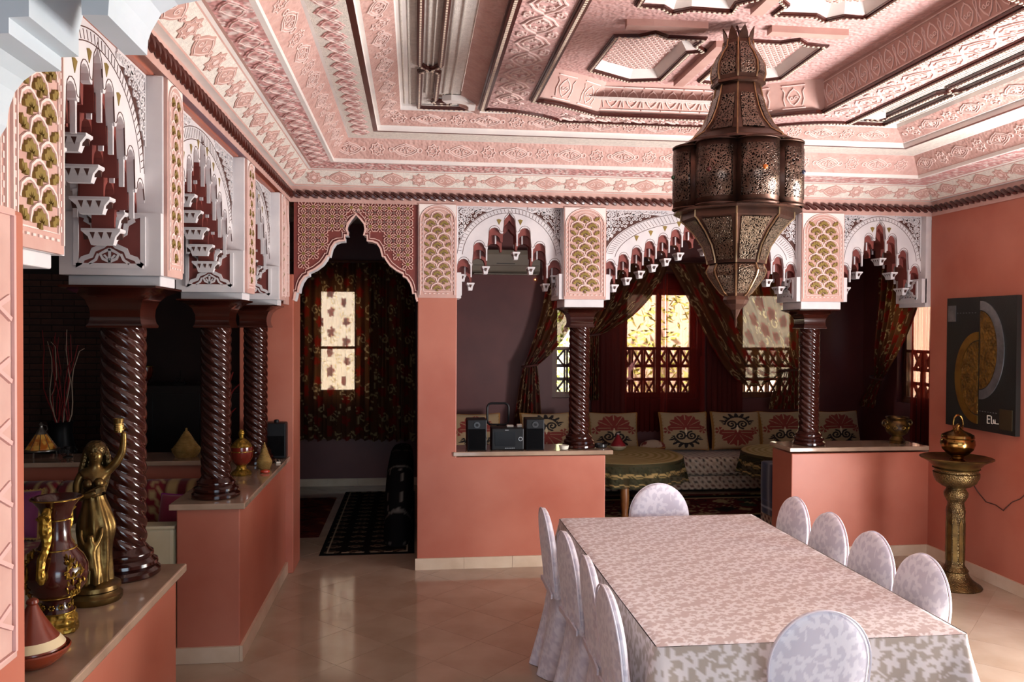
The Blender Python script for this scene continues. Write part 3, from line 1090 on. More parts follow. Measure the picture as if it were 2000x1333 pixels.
def arch(fr, s0, s1, parent, zapex=2.425, jambs=(True, True), ZB=ZB):
    W = (s1-s0)/2
    c = (s0+s1)/2
    n = max(3, round(W/.108))
    def poly(lower, wf, tipx, shrink=0):
        pts, p, zk = outline(W, n, lower, wf, tipx)
        R = [(c+a, zapex+b) for a, b in pts]
        L = [(c-a, zapex+b) for a, b in reversed(pts[1:])]
        return L+R+[(s1, ZT), (s0, ZT)], p, zk
    Pw, p, zk = poly(0, .36, 0)
    P1_, _, _ = poly(.05, .40, .008)
    P2_, _, _ = poly(.105, .43, .016)
    sp = MB().prism(Pw, REC, REC+.025, fr).build('arch_spandrel', [OLDW], parent)
    MB().prism(Pw, T-REC-.025, T-REC, fr).build('arch_spandrel', [OLDW], parent)
    MB().prism(P1_, REC+.025, REC+.065, fr).build('muqarnas_tier', [MUQ], parent)
    MB().prism(P1_, T-REC-.065, T-REC-.025, fr).build('muqarnas_tier', [MUQ], parent)
    t2 = MB().prism(P2_, REC+.065, T-REC-.065, fr).build('muqarnas_tier', [MUQ], parent)
    # groove line that follows the scallops
    g = MB()
    pts, _, _ = outline(W, n, -.012, .36, 0)
    g.ribbon([(c-a*.995, zapex+b) for a, b in reversed(pts[1:])]+[(c+a*.995, zapex+b) for a, b in pts], .0028, REC-.0012, REC+.002, fr)
    # round band with ticks
    ra, rb = W*1.0, ZT-.012-(zapex-.30)
    zc = zapex-.30
    for f_ in (1.0, .90):
        g.ribbon([(c+ra*f_*math.cos(t)*.995, zc+(rb-(1-f_)*W*.9)*math.sin(t)) for t in [PI*(.03+.94*i/40) for i in range(41)]], .003, REC-.0012, REC+.002, fr)
    nt_ = int(W*2/.024)+10
    for i in range(nt_):
        t = PI*(.05+.9*i/(nt_-1))
        a = (c+ra*.985*math.cos(t), zc+(rb-.006)*math.sin(t)); b_ = (c+ra*.925*math.cos(t-.015), zc+(rb-.082*W)*math.sin(t-.015))
        g.ribbon([a, b_], .0025, REC-.0012, REC+.002, fr)
    o = g.build('groove_lines', [LINE], sp)
    o['kind'] = 'stuff'
    # corner arabesques: brown ground with white scrolls
    for sg in (-1, 1):
        k = MB()
        pts = [(c+sg*(W-.012), ZT-.014)]
        pts += [(c+sg*ra*1.01*math.cos(t), zc+(rb+.004)*math.sin(t)) for t in [PI/2*(.10+.62*i/10) for i in range(11)]]
        pts = [(max(s0+.012, min(s1-.012, a)), min(ZT-.014, b)) for a, b in pts]
        k.prism(pts, REC-.001, REC+.003, fr, 0)
        zz = ZT-.04
        x0 = c+sg*(W-.04)
        wd = W*.34
        for (ox, oz, r, a0, tw) in ((0, 0, .024, 120, 560), (wd*.35, .008, .02, 60, -520), (wd*.68, .012, .014, 120, 460), (0, -.055, .020, 0, -520), (.004, -.105, .016, 80, 460), (.004, -.145, .011, 0, -400), (wd*.95, .017, .008, 0, 360)):
            k.ribbon(spiral2(x0-sg*ox, zz+oz, r, .003, a0 if sg > 0 else 180-a0, (a0+tw) if sg > 0 else 180-a0-tw, 22), .0075, REC-.006, REC, fr, 1)
        k.ribbon([(x0+sg*.012, zz-.17), (x0-sg*.012, zz-.08), (x0+sg*.01, zz-.03), (x0-sg*wd*.2, zz-.022), (x0-sg*wd*.5, zz-.004), (x0-sg*wd*1.15, zz+.018)], .008, REC-.006, REC, fr, 1)
        k.ribbon([(c+sg*(W-.006), zz-.2), (c+sg*(W-.006), ZT-.006), (c+sg*W*.35, ZT-.006)], .010, REC-.006, REC, fr, 1)
        gi = 0
        zz_ = ZT-.022
        while zz_ > zapex-.26:
            xo = .016+(gi % 2)*.012
            while xo < W*.75:
                px, pz = c+sg*(W-xo), zz_
                e_ = (abs(px-c)/(ra*1.01))**2+((pz-zc)/(rb+.004))**2 if pz > zc else 9
                if e_ > 1.05 and abs(px-c) < W-.014:
                    k.ribbon(spiral2(px, pz, .0125, .002, 40*gi, 40*gi+(430 if (gi+int(xo*100)) % 2 else -430), 12), .0052, REC-.005, REC, fr, 1)
                xo += .027
            zz_ -= .024
            gi += 1
        o = k.build('corner_arabesque', [LINE, OLDW], sp)
    # gilded wedges
    for kk in range(1, n-1):
        for sg in (-1, 1):
            s = c+sg*(kk-.5+.15)*p*1.08
            z = zapex+zk(kk)*.78+.018
            wd = MB().prism([(s-.017, z+.016), (s, z+.021), (s+.017, z+.016), (s, z-.02)], REC-.002, REC+.002, fr)
            wd.build('gilt_wedge', [GOLD], sp)
    # white drops and brackets
    _, x, zz, dd = basis(fr)
    key = 'drop'
    if key not in PM:
        m = MB()
        m.prism([(-.0085, 0), (.0085, 0), (.005, -.02), (.0045, -.092), (-.0045, -.092), (-.005, -.02)], -.006, .008, flat)
        PM['drop'] = m.mesh('white_drop', [OLDW])
        m = MB()
        vs = []
        for hs, hd, z in ((.026, .060, 0), (.026, .060, -.008), (.017, .042, -.026), (.013, .034, -.052)):
            vs += [(-hs, z, -hd), (hs, z, -hd), (hs, z, hd), (-hs, z, hd)]
        fs = [(0, 1, 2, 3), (15, 14, 13, 12)]
        for i in range(3):
            fs += [(4*i+j, 4*i+(j+1) % 4, 4*i+4+(j+1) % 4, 4*i+4+j) for j in range(4)]
        m.add(vs, fs)
        for sd in (-1, 1):
            m.prism([(-.008, -.014), (.008, -.014), (0, -.034)], sd*.048-.012, sd*.048+.012, flat, 1)
            m.prism([(-.004, -.013), (.004, -.013), (0, -.03)], -.2*0+sd*.0, sd*.001, flat, 1)
        for q in (-.026, 0.0, .026):
            for sd in (-1, 1):
                m.add([(sd*.0245, -.010, q-.009), (sd*.0245, -.010, q+.009), (sd*.0185, -.034, q)], [(0, 1, 2)], 1)
        PM['bracket'] = m.mesh('white_bracket', [OLDW, LINE])
    for kk in range(n+1):
        for sg in ((-1, 1) if kk else (1,)):
            zt = zapex+(zk(kk+1) if kk < n else zk(n)-.09)
            s = c+sg*(kk*p+p/2)
            if abs(s-c) < W-.012:
                put(PM['drop'], 'white_drop', fr, s, zt-.035, REC+.014, sp)
                put(PM['drop'], 'white_drop', fr, s, zt-.035, T-REC-.014, sp)
                put(PM['bracket'], 'white_bracket', fr, s, zt-.042-.016-.105, T/2, t2)
            if kk:
                put(PM['drop'], 'white_drop', fr, c+sg*(kk*p-p*.12), zapex+zk(kk)-.018, REC+.055, sp)
    # jamb panels below the springing
    zl = zapex+zk(n)-.10
    for s_, sg, on in ((s0, 1, jambs[0]), (s1, -1, jambs[1])):
        if not on:
            continue
        J = (lambda s_, sg: (lambda a, z, t: fr(s_+sg*t, z, a)))(s_, sg)
        m = MB()
        m.prism([(.0, ZB), (T, ZB), (T, zl), (.0, zl)], -.01, .028, J, 0)
        jp = m.build('jamb_panel', [OLDW], parent)
        h = zl-ZB
        k = MB()
        a0, a1 = .055, T-.055
        k.prism([(a0, ZB+.03), (a1, ZB+.03), (a1, zl-.015), (a0, zl-.015)], .0275, .0295, J, 0)
        ctr = T/2
        hw = (a1-a0)/2
        def rb(pts, w):
            k.ribbon([(ctr+a*hw, ZB+.03+b*(h-.045)) for a, b in pts], w, .0285, .036, J, 1)
        rb([(-1, 0), (-1, 1), (-.72, 1), (-.72, .93), (-.50, .84), (-.46, .66), (-.22, .56), (.22, .56), (.46, .66), (.5, .84), (.72, .93), (.72, 1), (1, 1), (1, 0)], .016)
        rb([(-1, 0), (-.88, .05), (-.80, .14), (-.55, .20), (-.48, .32), (-.2, .40), (-.1, .47), (-.14, .53), (0, .56), (.14, .53), (.1, .47), (.2, .40), (.48, .32), (.55, .20), (.80, .14), (.88, .05), (1, 0), (-1, 0)], .016)
        rb([(0, .06), (0, .34)], .008)
        for sx in (-1, 1):
            rb([(0, .08), (sx*.2, .14), (sx*.28, .24), (sx*.12, .30), (0, .34)], .009)
            rb([(sx*.02, .12), (sx*.16, .22)], .006)
            rb([(sx*.6, .04), (sx*.42, .12), (sx*.34, .24)], .008)
        k.build('vase_motif', [MUQ, OLDW], jp)
        b = put(PM['bracket'], 'white_bracket', fr, s_+sg*.045, zl-.004, T/2, jp)
    return sp

# ---- back arcade
BLK_B = [(.02, .285), (1.017, 1.32), (2.741, 3.067)]
for i, (a, b) in enumerate(BLK_B):
    block(frB, a, b, wall_back, base=(i > 0))
m = MB().prism([(3.70, ZB-.03), (XR-.001, ZB-.03), (XR-.001, ZT), (3.70, ZT)], 0, T, frB)
m.build('pilaster_block', [OLDW], wall_back)
arch(frB, .285, 1.017, wall_back)
arch(frB, 1.32, 2.741, wall_back)
arch(frB, 3.067, 3.70, wall_back)
# ---- left arcade
ZBL = 1.818
BLK_L = [(1.64, 2.06), (2.87, 3.06), (4.19, 4.39), (5.25, 5.40)]
for i, (a, b) in enumerate(BLK_L):
    if i == 0:
        block(frL, a, b, wall_left, base=True, face=False, zb=ZBL, pl=.035)
        fan_panel(frL, 1.79, 2.056, ZBL, ZT-.004, wall_left)
        fan_panel(frL, 1.648, 1.786, ZBL, ZT-.004, wall_left)
    else:
        block(frL, a, b, wall_left, zb=ZBL, pl=.035)
block(frL, 5.40, YB-.004, wall_left, base=False, face=False, zb=ZBL)
m = MB().prism([(5.405, ZB-.055), (YB-.008, ZB-.055), (YB-.008, ZT-.004), (5.405, ZT-.004)], -.012, 0, frL)
cp = m.build('corner_panel', [PINKP], wall_left)
m = MB()
m.ribbon([(5.43, ZB), (5.43, 2.30), (5.483, 2.44), (5.535, 2.30), (5.535, ZB), (5.43, ZB)], .007, -.018, -.012, frL)
for z in np.arange(ZB+.03, 2.3, .06):
    m.ribbon([(5.45, z), (5.483, z+.05), (5.515, z)], .008, -.018, -.012, frL)
    m.ribbon([(5.47, z), (5.483, z+.02), (5.495, z)], .008, -.018, -.012, frL)
m.build('lancet_relief', [PALEP], cp)
arch(frL, 2.06, 2.87, wall_left, ZB=ZBL)
arch(frL, 3.06, 4.19, wall_left, ZB=ZBL)
arch(frL, 4.39, 5.25, wall_left, ZB=ZBL)

# ---- entry arch panel
EPROF = [(0, 0), (.03, -.03), (.055, -.062), (.062, -.10), (.052, -.138), (.075, -.138), (.075, -.175), (.11, -.178), (.14, -.19), (.163, -.225), (.177, -.28), (.19, -.28),
         (.20, -.30), (.225, -.335), (.27, -.37), (.315, -.392), (.315, -.41), (.338, -.42), (.362, -.455), (.375, -.49), (.38, -.525), (.397, -.525), (.402, -.555), (.41, -.58)]
EC, EZ = -.392, 2.405
x0e, x1e = -.80, .018
def clipx(q):
    return (min(x1e, max(x0e, q[0])), q[1])
poly = [clipx((EC-a, EZ+b)) for a, b in reversed(EPROF[1:])]+[clipx((EC+a, EZ+b)) for a, b in EPROF]
poly += [(x1e, 2.478), (x0e, 2.478)]
ENTM = M('maroon_plaster', '#7a352c', .55, col2='#6b2d27', nscale=9)
ep = MB().prism(poly, .005, .14, frB).build('entry_arch_panel', [ENTM], wall_back)
m = MB()
for off, w, dd in ((.0, .012, .012), (.022, .005, .006)):
    pts = []
    for i, (a, b) in enumerate(EPROF):
        pts.append((a+off*.7, b+off*.75))
    ln = [clipx((EC-a, EZ+b)) for a, b in reversed(pts[1:])]+[clipx((EC+a, EZ+b)) for a, b in pts]
    m.ribbon(ln, w, .005-dd, .01, frB)
m.ribbon([(EC, EZ+.015), (EC-.05, 2.47)], .005, -.001, .01, frB)
m.ribbon([(EC, EZ+.015), (EC+.05, 2.47)], .005, -.001, .01, frB)
m.build('scalloped_trim', [M('pale_plaster_trim', '#dcb8ac', .6)], ep)
m = MB().prism([clipx((EC-a*.985, EZ+b-.004)) for a, b in reversed(EPROF[1:])]+[clipx((EC+a*.985, EZ+b-.004)) for a, b in EPROF]+[clipx((EC+a*.985, EZ+b+.02)) for a, b in reversed(EPROF)]+[clipx((EC-a*.985, EZ+b+.02)) for a, b in EPROF[1:]], .02, .135, frB)
m.build('soffit_lining', [OLDW], ep)
# interlaced petals: pale ground lozenges and gilt centres
pet = MB()
gc = MB()
cw = .0625
def in_entry(x, z):
    if not (x0e+.03 < x < x1e-.03 and z < 2.455):
        return False
    a = abs(x-EC)
    for (a0, b0), (a1, b1) in zip(EPROF, EPROF[1:]):
        if min(a0, a1) <= a <= max(a0, a1)+1e-6:
            if z < EZ+max(b0, b1)+.055:
                return False
    return a < .41
for i in range(-8, 9):
    for j in range(-12, 3):
        x, z = EC+(i+.5)*cw, 2.45+j*cw
        if in_entry(x, z):
            gc.prism([(x-.009, z-.009), (x+.009, z-.009), (x+.009, z+.009), (x-.009, z+.009)], -.003, .006, frB)
            for q in range(4):
                a = PI/2*q
                ux, uy = math.cos(a), math.sin(a)
                for sg in (-1, 1):
                    b0 = (x+ux*.010+uy*.004*sg, z+uy*.010-ux*.004*sg)
                    pet.ribbon([b0, (x+ux*.02+uy*.009*sg, z+uy*.02-ux*.009*sg), (x+ux*.031+uy*.017*sg, z+uy*.031-ux*.017*sg), (x+ux*.033+uy*.030*sg, z+uy*.033-ux*.030*sg)], .0055, -.001, .006, frB)
                pet.prism([(x+ux*.028, z+uy*.028), (x+ux*.0335+uy*.006, z+uy*.0335-ux*.006), (x+ux*.039, z+uy*.039), (x+ux*.0335-uy*.006, z+uy*.0335+ux*.006)], -.002, .006, frB)
o = pet.build('interlace_relief', [M('pale_interlace', '#d3a89a', .6)], ep)
o['kind'] = 'stuff'
o = gc.build('gilt_studs', [GOLD], ep)
o['kind'] = 'stuff'

# ---- near arch, the opening the photographer stands in
NEAR = [(-.80, 1.86), (-.772, 1.995), (-.757, 2.02), (-.752, 2.056), (-.742, 2.085), (-.726, 2.107), (-.705, 2.124), (-.66, 2.127), (-.660, 2.153), (-.629, 2.156),
        (-.629, 2.20), (-.619, 2.242), (-.60, 2.262), (-.575, 2.272), (-.55, 2.262), (-.547, 2.163), (-.506, 2.164), (-.504, 2.192), (-.498, 2.21), (-.48, 2.243), (-.45, 2.262), (-.40, 2.275),
        (-.36, 2.275), (-.36, 2.32), (-.30, 2.40), (-.15, 2.47)]
NEAR2 = [(-.80, 1.86), (-.775, 1.97), (-.765, 2.0), (-.752, 2.056), (-.742, 2.085), (-.726, 2.107), (-.705, 2.124), (-.662, 2.128), (-.662, 2.15), (-.627, 2.152),
         (-.627, 2.20), (-.621, 2.24), (-.60, 2.262), (-.575, 2.272), (-.55, 2.262), (-.547, 2.163), (-.506, 2.164), (-.504, 2.192), (-.498, 2.21), (-.48, 2.243), (-.45, 2.262), (-.40, 2.275),
         (-.36, 2.275), (-.36, 2.32), (-.30, 2.40), (-.15, 2.47)]
frN = lambda s, z, d: (s, 1.43+d, z)
NW = M('white_arch_plaster', '#c3ccd4', .65, col2='#b8c4ca', nscale=5)
def nearpoly(P):
    R = [(2*CX-a, b) for a, b in reversed(P)]
    return P+R+[(2*CX+.84, 1.86), (2*CX+.84, 2.75), (-.86, 2.75), (-.86, 1.86)]
wf = struct(MB().prism(nearpoly(NEAR), .0, .2, frN).build('wall_front', NW))
m = MB()
m.box(-1.16, -.725, 1.37, 1.63, 0, 1.862)
pier = m.build('pier', [PINK], wf, bevel=.01)
m = MB()
J = lambda a, z, t: (-.725+t, a, z)
m.prism([(1.38, 1.05), (1.565, 1.05), (1.565, 1.858), (1.38, 1.858)], -.004, .012, J, 0)
rp = m.build('relief_panel', [PINKP], wf)
m = MB()
for z in np.arange(1.1, 1.75, .11):
    m.ribbon([(1.41, z), (1.54, z+.05)], .010, .011, .015, J)
    m.ribbon([(1.44, z+.01), (1.49, z+.035), (1.54, z+.01)], .008, .011, .018, J)
m.ribbon([(1.395, 1.065), (1.552, 1.065), (1.552, 1.845), (1.395, 1.845), (1.395, 1.065)], .008, .011, .018, J)
m.build('strap_relief', [M('soft_pink_relief', '#cfa39c', .6)], rp)
# ornament on the face towards the photographer
m = MB()
GRN = M('pale_green_ground', '#c4d2c4', .7)
for k in range(8):
    x = -.84+k*.05
    m.ribbon(spiral2(x, 2.32+.03*math.sin(k*2), .03, .004, 0, 480 if k % 2 else -480, 20), .012, -.008, 0, frN, 0)
m.build('face_relief', [NW], wf)

# ================================================================== twisted columns
WOOD = M('varnished_wood', '#31120c', .13, col2='#260d09', nscale=9, coat=.25, spec=.5)
def column_proto():
    root = empty('twisted_column', (0, 0, 0), 'x', 'column')
    h0, h1 = .098, .862
    nu, nv = 64, 170
    th = np.linspace(0, 2*PI, nu, endpoint=False)[:, None]
    zz = np.linspace(h0-.01, h1+.01, nv)[None, :]
    ph = 6*th + 2*PI*(zz-h0)/.047
    rr = .064+.0105*np.abs(np.cos(ph/2))**.8
    rr = rr*np.ones_like(zz+th)
    P = np.stack([rr*np.cos(th), rr*np.sin(th), zz+0*th], -1)
    grid_obj('shaft', P, WOOD, root, wrap_u=True)
    b = MB().lathe([(.112, 0), (.118, .006), (.118, .020), (.110, .028), (.104, .032), (.110, .040), (.108, .050), (.098, .056), (.092, .062), (.096, .070), (.094, .080), (.084, .086), (.074, .100), (.05, .11)], 40)
    b.build('base', [WOOD], root, smooth=True)
    c = MB()
    lv = [(.088, .855), (.090, .862), (.084, .872), (.080, .895), (.082, .92), (.092, .948), (.110, .968), (.135, .982), (.152, .988), (.152, .995)]
    vs = []
    for r, z in lv:
        vs += [(-r, -r, z), (r, -r, z), (r, r, z), (-r, r, z)]
    fs = [(3, 2, 1, 0)]
    for i in range(len(lv)-1):
        fs += [(4*i+j, 4*i+(j+1) % 4, 4*i+4+(j+1) % 4, 4*i+4+j) for j in range(4)]
    L = 4*(len(lv)-1)
    fs.append((L, L+1, L+2, L+3))
    c.add(vs, fs)
    c.build('capital', [WOOD], root, smooth=True, angle=50)
    return root
pc = column_proto()
_cols = [((-1.0, 2.965, LEDGE), 'dark spiral column beside the brass statue on the counter', 1),
         ((-1.0, 4.29, LEDGE), 'dark spiral column at the front end of the marble half-wall ledge, beyond the opening', 1),
         ((-1.0, 5.33, LEDGE), 'dark spiral column by the black box at the end of the marble ledge', .995),
         ((1.168, YB+T/2, .80), 'reddish brown spiral column beside the stereo on the ledge', .985),
         ((2.895, YB+T/2, .80), 'reddish brown spiral column on the low wall near the gilded urn', .985)]
for i, (loc, lab, k) in enumerate(_cols):
    o = pc if i == 0 else copy_tree(pc)
    o.location = loc
    o.scale = (1, 1, ((ZBL-.035 if loc[0] < 0 else ZB-.055)-loc[2])/.995)
    o['label'] = lab
    o['group'] = 'spiral columns of the arcades'

# ================================================================== damask
def damask_tile(seed, n=320, cells=4):
    """leafy scrolls: tapering curls with pairs of leaflets and small blossoms"""
    r = random.Random(seed)
    t = Tile(n)
    c = 1/cells
    for i in range(cells):
        for j in range(cells):
            x = (i+.5+r.uniform(-.12, .12))*c
            y = (j+.5+r.uniform(-.12, .12)+(i % 2)*.5)*c
            a0 = r.uniform(0, 360)
            sg = r.choice((-1, 1))
            tw = sg*r.uniform(330, 430)
            R = c*r.uniform(.46, .56)
            pts = spiral2(x, y, R, R*.16, a0, a0+tw, 90)
            t.stroke(pts, c*.05, 1, c*.14)
            for q in range(1, 8):
                k = int(90*q/8)
                px, py = pts[k]
                ang = math.radians(a0+tw*k/90)+sg*PI/2
                for sd_ in (-1, 1):
                    t.leaf(px, py, ang+sd_*r.uniform(.5, .95), c*r.uniform(.24, .36), c*.075)
            t.flower(pts[-1][0], pts[-1][1], c*.10, 5, 1, r.random()*6)
            a = r.uniform(0, 6.28)
            for q in range(3):
                t.leaf(x+c*.5, y+c*.25, a+q*2.1, c*.30, c*.09)
    return t
DAM = damask_tile(3)
DAM2 = damask_tile(11, cells=3)

def damask_rgba(U, V, scale, tile, c0, c1):
    i = tile.get(U/scale, V/scale)
    return colorize(i, {0: lc(c0), 1: lc(c1)})
CLOTH = attr_mat('damask_cloth', rough=.55, sheen=.3, spec=.35, bump=.06, bscale=25)
SATIN = attr_mat('white_satin', rough=.42, sheen=.4, spec=.5, bump=.10, bscale=14)

# ---- table with cloth
TX0, TX1, TY0, TY1, TZ = .775, 1.85, 2.53, 4.30, .633
tb = empty('banquet_table', ((TX0+TX1)/2, (TY0+TY1)/2, 0), 'long wooden table hidden under the white damask tablecloth', 'table')
w2, l2 = (TX1-TX0)/2, (TY1-TY0)/2
MB().box(-w2+.012, w2-.012, -l2+.012, l2-.012, TZ-.035, TZ-.006).build('table_top', [DKBR], tb)
for sy in (-.5, .5):
    MB().box(-.05, .05, sy-.05, sy+.05, .04, TZ-.035).build('leg', [DKBR], tb)
    MB().box(-.14, .14, sy-.06, sy+.06, 0, .04).build('foot', [DKBR], tb)
tc_ = empty('tablecloth', ((TX0+TX1)/2, (TY0+TY1)/2, TZ-.006), 'white and mauve damask tablecloth spread over the long banquet table', 'tablecloth')
st = .0058
xs = np.arange(-w2, w2+st/2, st); ys = np.arange(-l2, l2+st/2, st)
X, Y = np.meshgrid(xs, ys, indexing='ij')
Z = .007+.0015*np.sin(X*9+Y*3)*np.cos(Y*5)
ed = np.minimum(np.minimum(w2-np.abs(X), l2-np.abs(Y)), .03)
Z = Z-.006*(1-ed/.03)**2
grid_obj('cloth_top', np.stack([X, Y, Z], -1), CLOTH, tc_, damask_rgba(X, Y, .34, DAM, '#cdbbb6', '#f1ebea'))
# hanging sides
def rrect(w, l, r, step):
    pts = []
    def seg(a, b):
        L = math.hypot(b[0]-a[0], b[1]-a[1]); k = max(1, int(L/step))
        for i in range(k):
            pts.append((a[0]+(b[0]-a[0])*i/k, a[1]+(b[1]-a[1])*i/k))
    def cor(cx, cy, a0):
        for i in range(8):
            a = math.radians(a0+90*i/8)
            pts.append((cx+r*math.cos(a), cy+r*math.sin(a)))
    seg((-w+r, -l), (w-r, -l)); cor(w-r, -l+r, -90); seg((w, -l+r), (w, l-r)); cor(w-r, l-r, 0)
    seg((w-r, l), (-w+r, l)); cor(-w+r, l-r, 90); seg((-w, l-r), (-w, -l+r)); cor(-w+r, -l+r, 180)
    return np.array(pts)
pr_ = rrect(w2, l2, .012, .0085)
tan = np.roll(pr_, -1, 0)-np.roll(pr_, 1, 0)
tan /= np.linalg.norm(tan, axis=1, keepdims=True)+1e-9
nor = np.stack([tan[:, 1], -tan[:, 0]], 1)
per = np.concatenate([[0], np.cumsum(np.linalg.norm(np.diff(pr_, axis=0), axis=1))])
dr = np.linspace(0, 1, 34)
drop = .215
wv = .6*np.sin(per*15)+.4*np.sin(per*29+1)+.3*np.sin(per*7+2)
cornr = np.exp(-((np.abs(pr_[:, 0])-w2)**2+(np.abs(pr_[:, 1])-l2)**2)/.05**2)
off = .004+dr[None, :]**1.3*(.012+.010*wv[:, None]+.05*cornr[:, None])
PX = pr_[:, 0, None]+nor[:, 0, None]*off
PY = pr_[:, 1, None]+nor[:, 1, None]*off
PZ = .001-drop*dr[None, :]+0*per[:, None]
PZ = PZ+.006*(dr[None, :] == 0)*0
grid_obj('cloth_drop', np.stack([PX, PY, PZ], -1), CLOTH, tc_, damask_rgba(per[:, None]+0*PZ, PZ, .36, DAM2, '#ada094', '#d8d0ce'), wrap_u=True)  # same cloth in darker tones: shade of the sides put into the print

# ---- chairs under fitted covers
def chair_proto():
    root = empty('covered_chair', (0, 0, 0), 'x', 'chair')
    # back cover
    N, nz = 190, 84
    zs = np.concatenate([np.linspace(.385, .60, 34), .60+.18*np.sin(np.linspace(0, PI/2, nz-33))[1:]])
    th = np.linspace(0, 2*PI, N, endpoint=False)
    hw = np.where(zs < .60, .158+.012*np.clip((zs-.385)/.215, 0, 1), .17*np.sqrt(np.clip(1-((zs-.60)/.18)**2, 0, 1)))
    tk = np.where(zs < .60, .026, .026*np.clip(1-((zs-.60)/.18)**2, 0, 1)**.35)
    _k = N//2
    _f = np.linspace(1, -1, _k+1)
    cx = np.concatenate([_f, _f[::-1][1:-1]])
    cy = np.concatenate([(1-np.abs(_f)**4)**.6, -(1-np.abs(_f[1:-1])**4)**.6])
    lean = -.11*(zs-.385)
    px = cx[:, None]*hw[None, :]
    wr = .004*np.sin(px*70+zs[None, :]*25)*np.exp(-((zs[None, :]-.42)/.10)**2)
    py = cy[:, None]*(tk[None, :]+wr)+lean[None, :]
    pz = zs[None, :]+0*px
    i = DAM2.get((px+.5)/.33, pz/.33)
    grid_obj('back_cover', np.stack([px, py, pz], -1), SATIN, root, colorize(i, {0: lc('#d6d3df'), 1: lc('#eceaf2')}), wrap_u=True)
    # piping round the edge of the back
    p = []
    for k in range(41):
        t = PI*k/40
        z = .60+.18*math.sin(t)
        p.append((.169*math.cos(t), -.11*(z-.385)-.012, z))
    p = [(.16, -.016, .42)]+p+[(-.16, -.016, .42)]
    MB().tube(p, .0035, 6).build('piping', [M('satin_piping', '#e9e7f0', .45, col2='#dedbe8', nscale=20)], root, smooth=True)
    # skirt round the seat, gathered folds, flared at the back
    N, nz = 200, 40
    base = rrect(.158, .16, .05, .008)
    base = np.stack([base[:, 0], base[:, 1]+.155], 1)
    L = np.concatenate([[0], np.cumsum(np.linalg.norm(np.diff(base, axis=0), axis=1))])
    tn = np.roll(base, -1, 0)-np.roll(base, 1, 0)
    tn /= np.linalg.norm(tn, axis=1, keepdims=True)+1e-9
    nr = np.stack([tn[:, 1], -tn[:, 0]], 1)
    dz = np.linspace(0, 1, nz)
    rear = np.clip((.10-base[:, 1])/.12, 0, 1)
    fold = np.sin(L*46)+.5*np.sin(L*23+1)
    o_ = dz[None, :]**1.2*(.006+rear[:, None]*.075+(.004+.016*rear[:, None])*fold[:, None])
    px = base[:, 0, None]+nr[:, 0, None]*o_*.12
    py = base[:, 1, None]+nr[:, 1, None]*o_
    pz = .392-.390*dz[None, :]+0*px
    i = DAM2.get(L[:, None]/.26+0*pz, pz/.26)
    grid_obj('skirt', np.stack([px, py, pz], -1), SATIN, root, colorize(i, {0: lc('#d6d3df'), 1: lc('#eceaf2')}), wrap_u=True)
    MB().add([(x, y, .392) for x, y in base], [tuple(range(len(base)))]).build('seat_cover', [M('satin_seat', '#dddae6', .45, col2='#cfcbdc', nscale=12)], root, recalc=False)
    s_ = MB()
    s_.ribbon([(-.155, .40), (-.08, .405), (0, .402), (.08, .406), (.155, .40)], .022, -.034, -.026, lambda a, b, d: (a, d, b))
    s_.build('sash', [MATS['satin_piping']], root)
    return root
ch = chair_proto()
_chairs = [(.667, 3.88, -90, 'left', 'white covered chair at the far end of the row whose backs face the marble half-wall', 0),
           (.685, 3.42, -90, '', 'white covered chair second from the far end of the row facing the marble half-wall', 3),
           (.700, 3.04, -90, '', 'white covered chair third from the far end of the row facing the marble half-wall', -2),
           (.688, 2.68, -90, '', 'white covered chair nearest the table head in the row facing the marble half-wall', 0),
           (1.915, 4.005, 90, '', 'white covered chair on the brass stand side of the table, closest to the low wall', 0),
           (1.915, 3.645, 90, '', 'second white covered chair from the low wall on the brass stand side', 0),
           (1.915, 3.28, 90, '', 'third white covered chair from the low wall on the brass stand side', 0),
           (1.915, 2.93, 90, '', 'fourth white covered chair from the low wall on the brass stand side', 0),
           (1.36, 4.385, 180, '', 'white covered chair at the table end towards the seating alcove', 0),
           (1.257, 2.43, 0, '', 'white covered chair at the table end away from the seating alcove', 1)]
for i, (x, y, a, _, lab, j) in enumerate(_chairs):
    o = ch if i == 0 else copy_tree(ch)
    o.location = (x, y, 0)
    o.rotation_euler = (0, 0, math.radians(a+j))
    o['label'] = lab
    o['group'] = 'chairs round the banquet table'

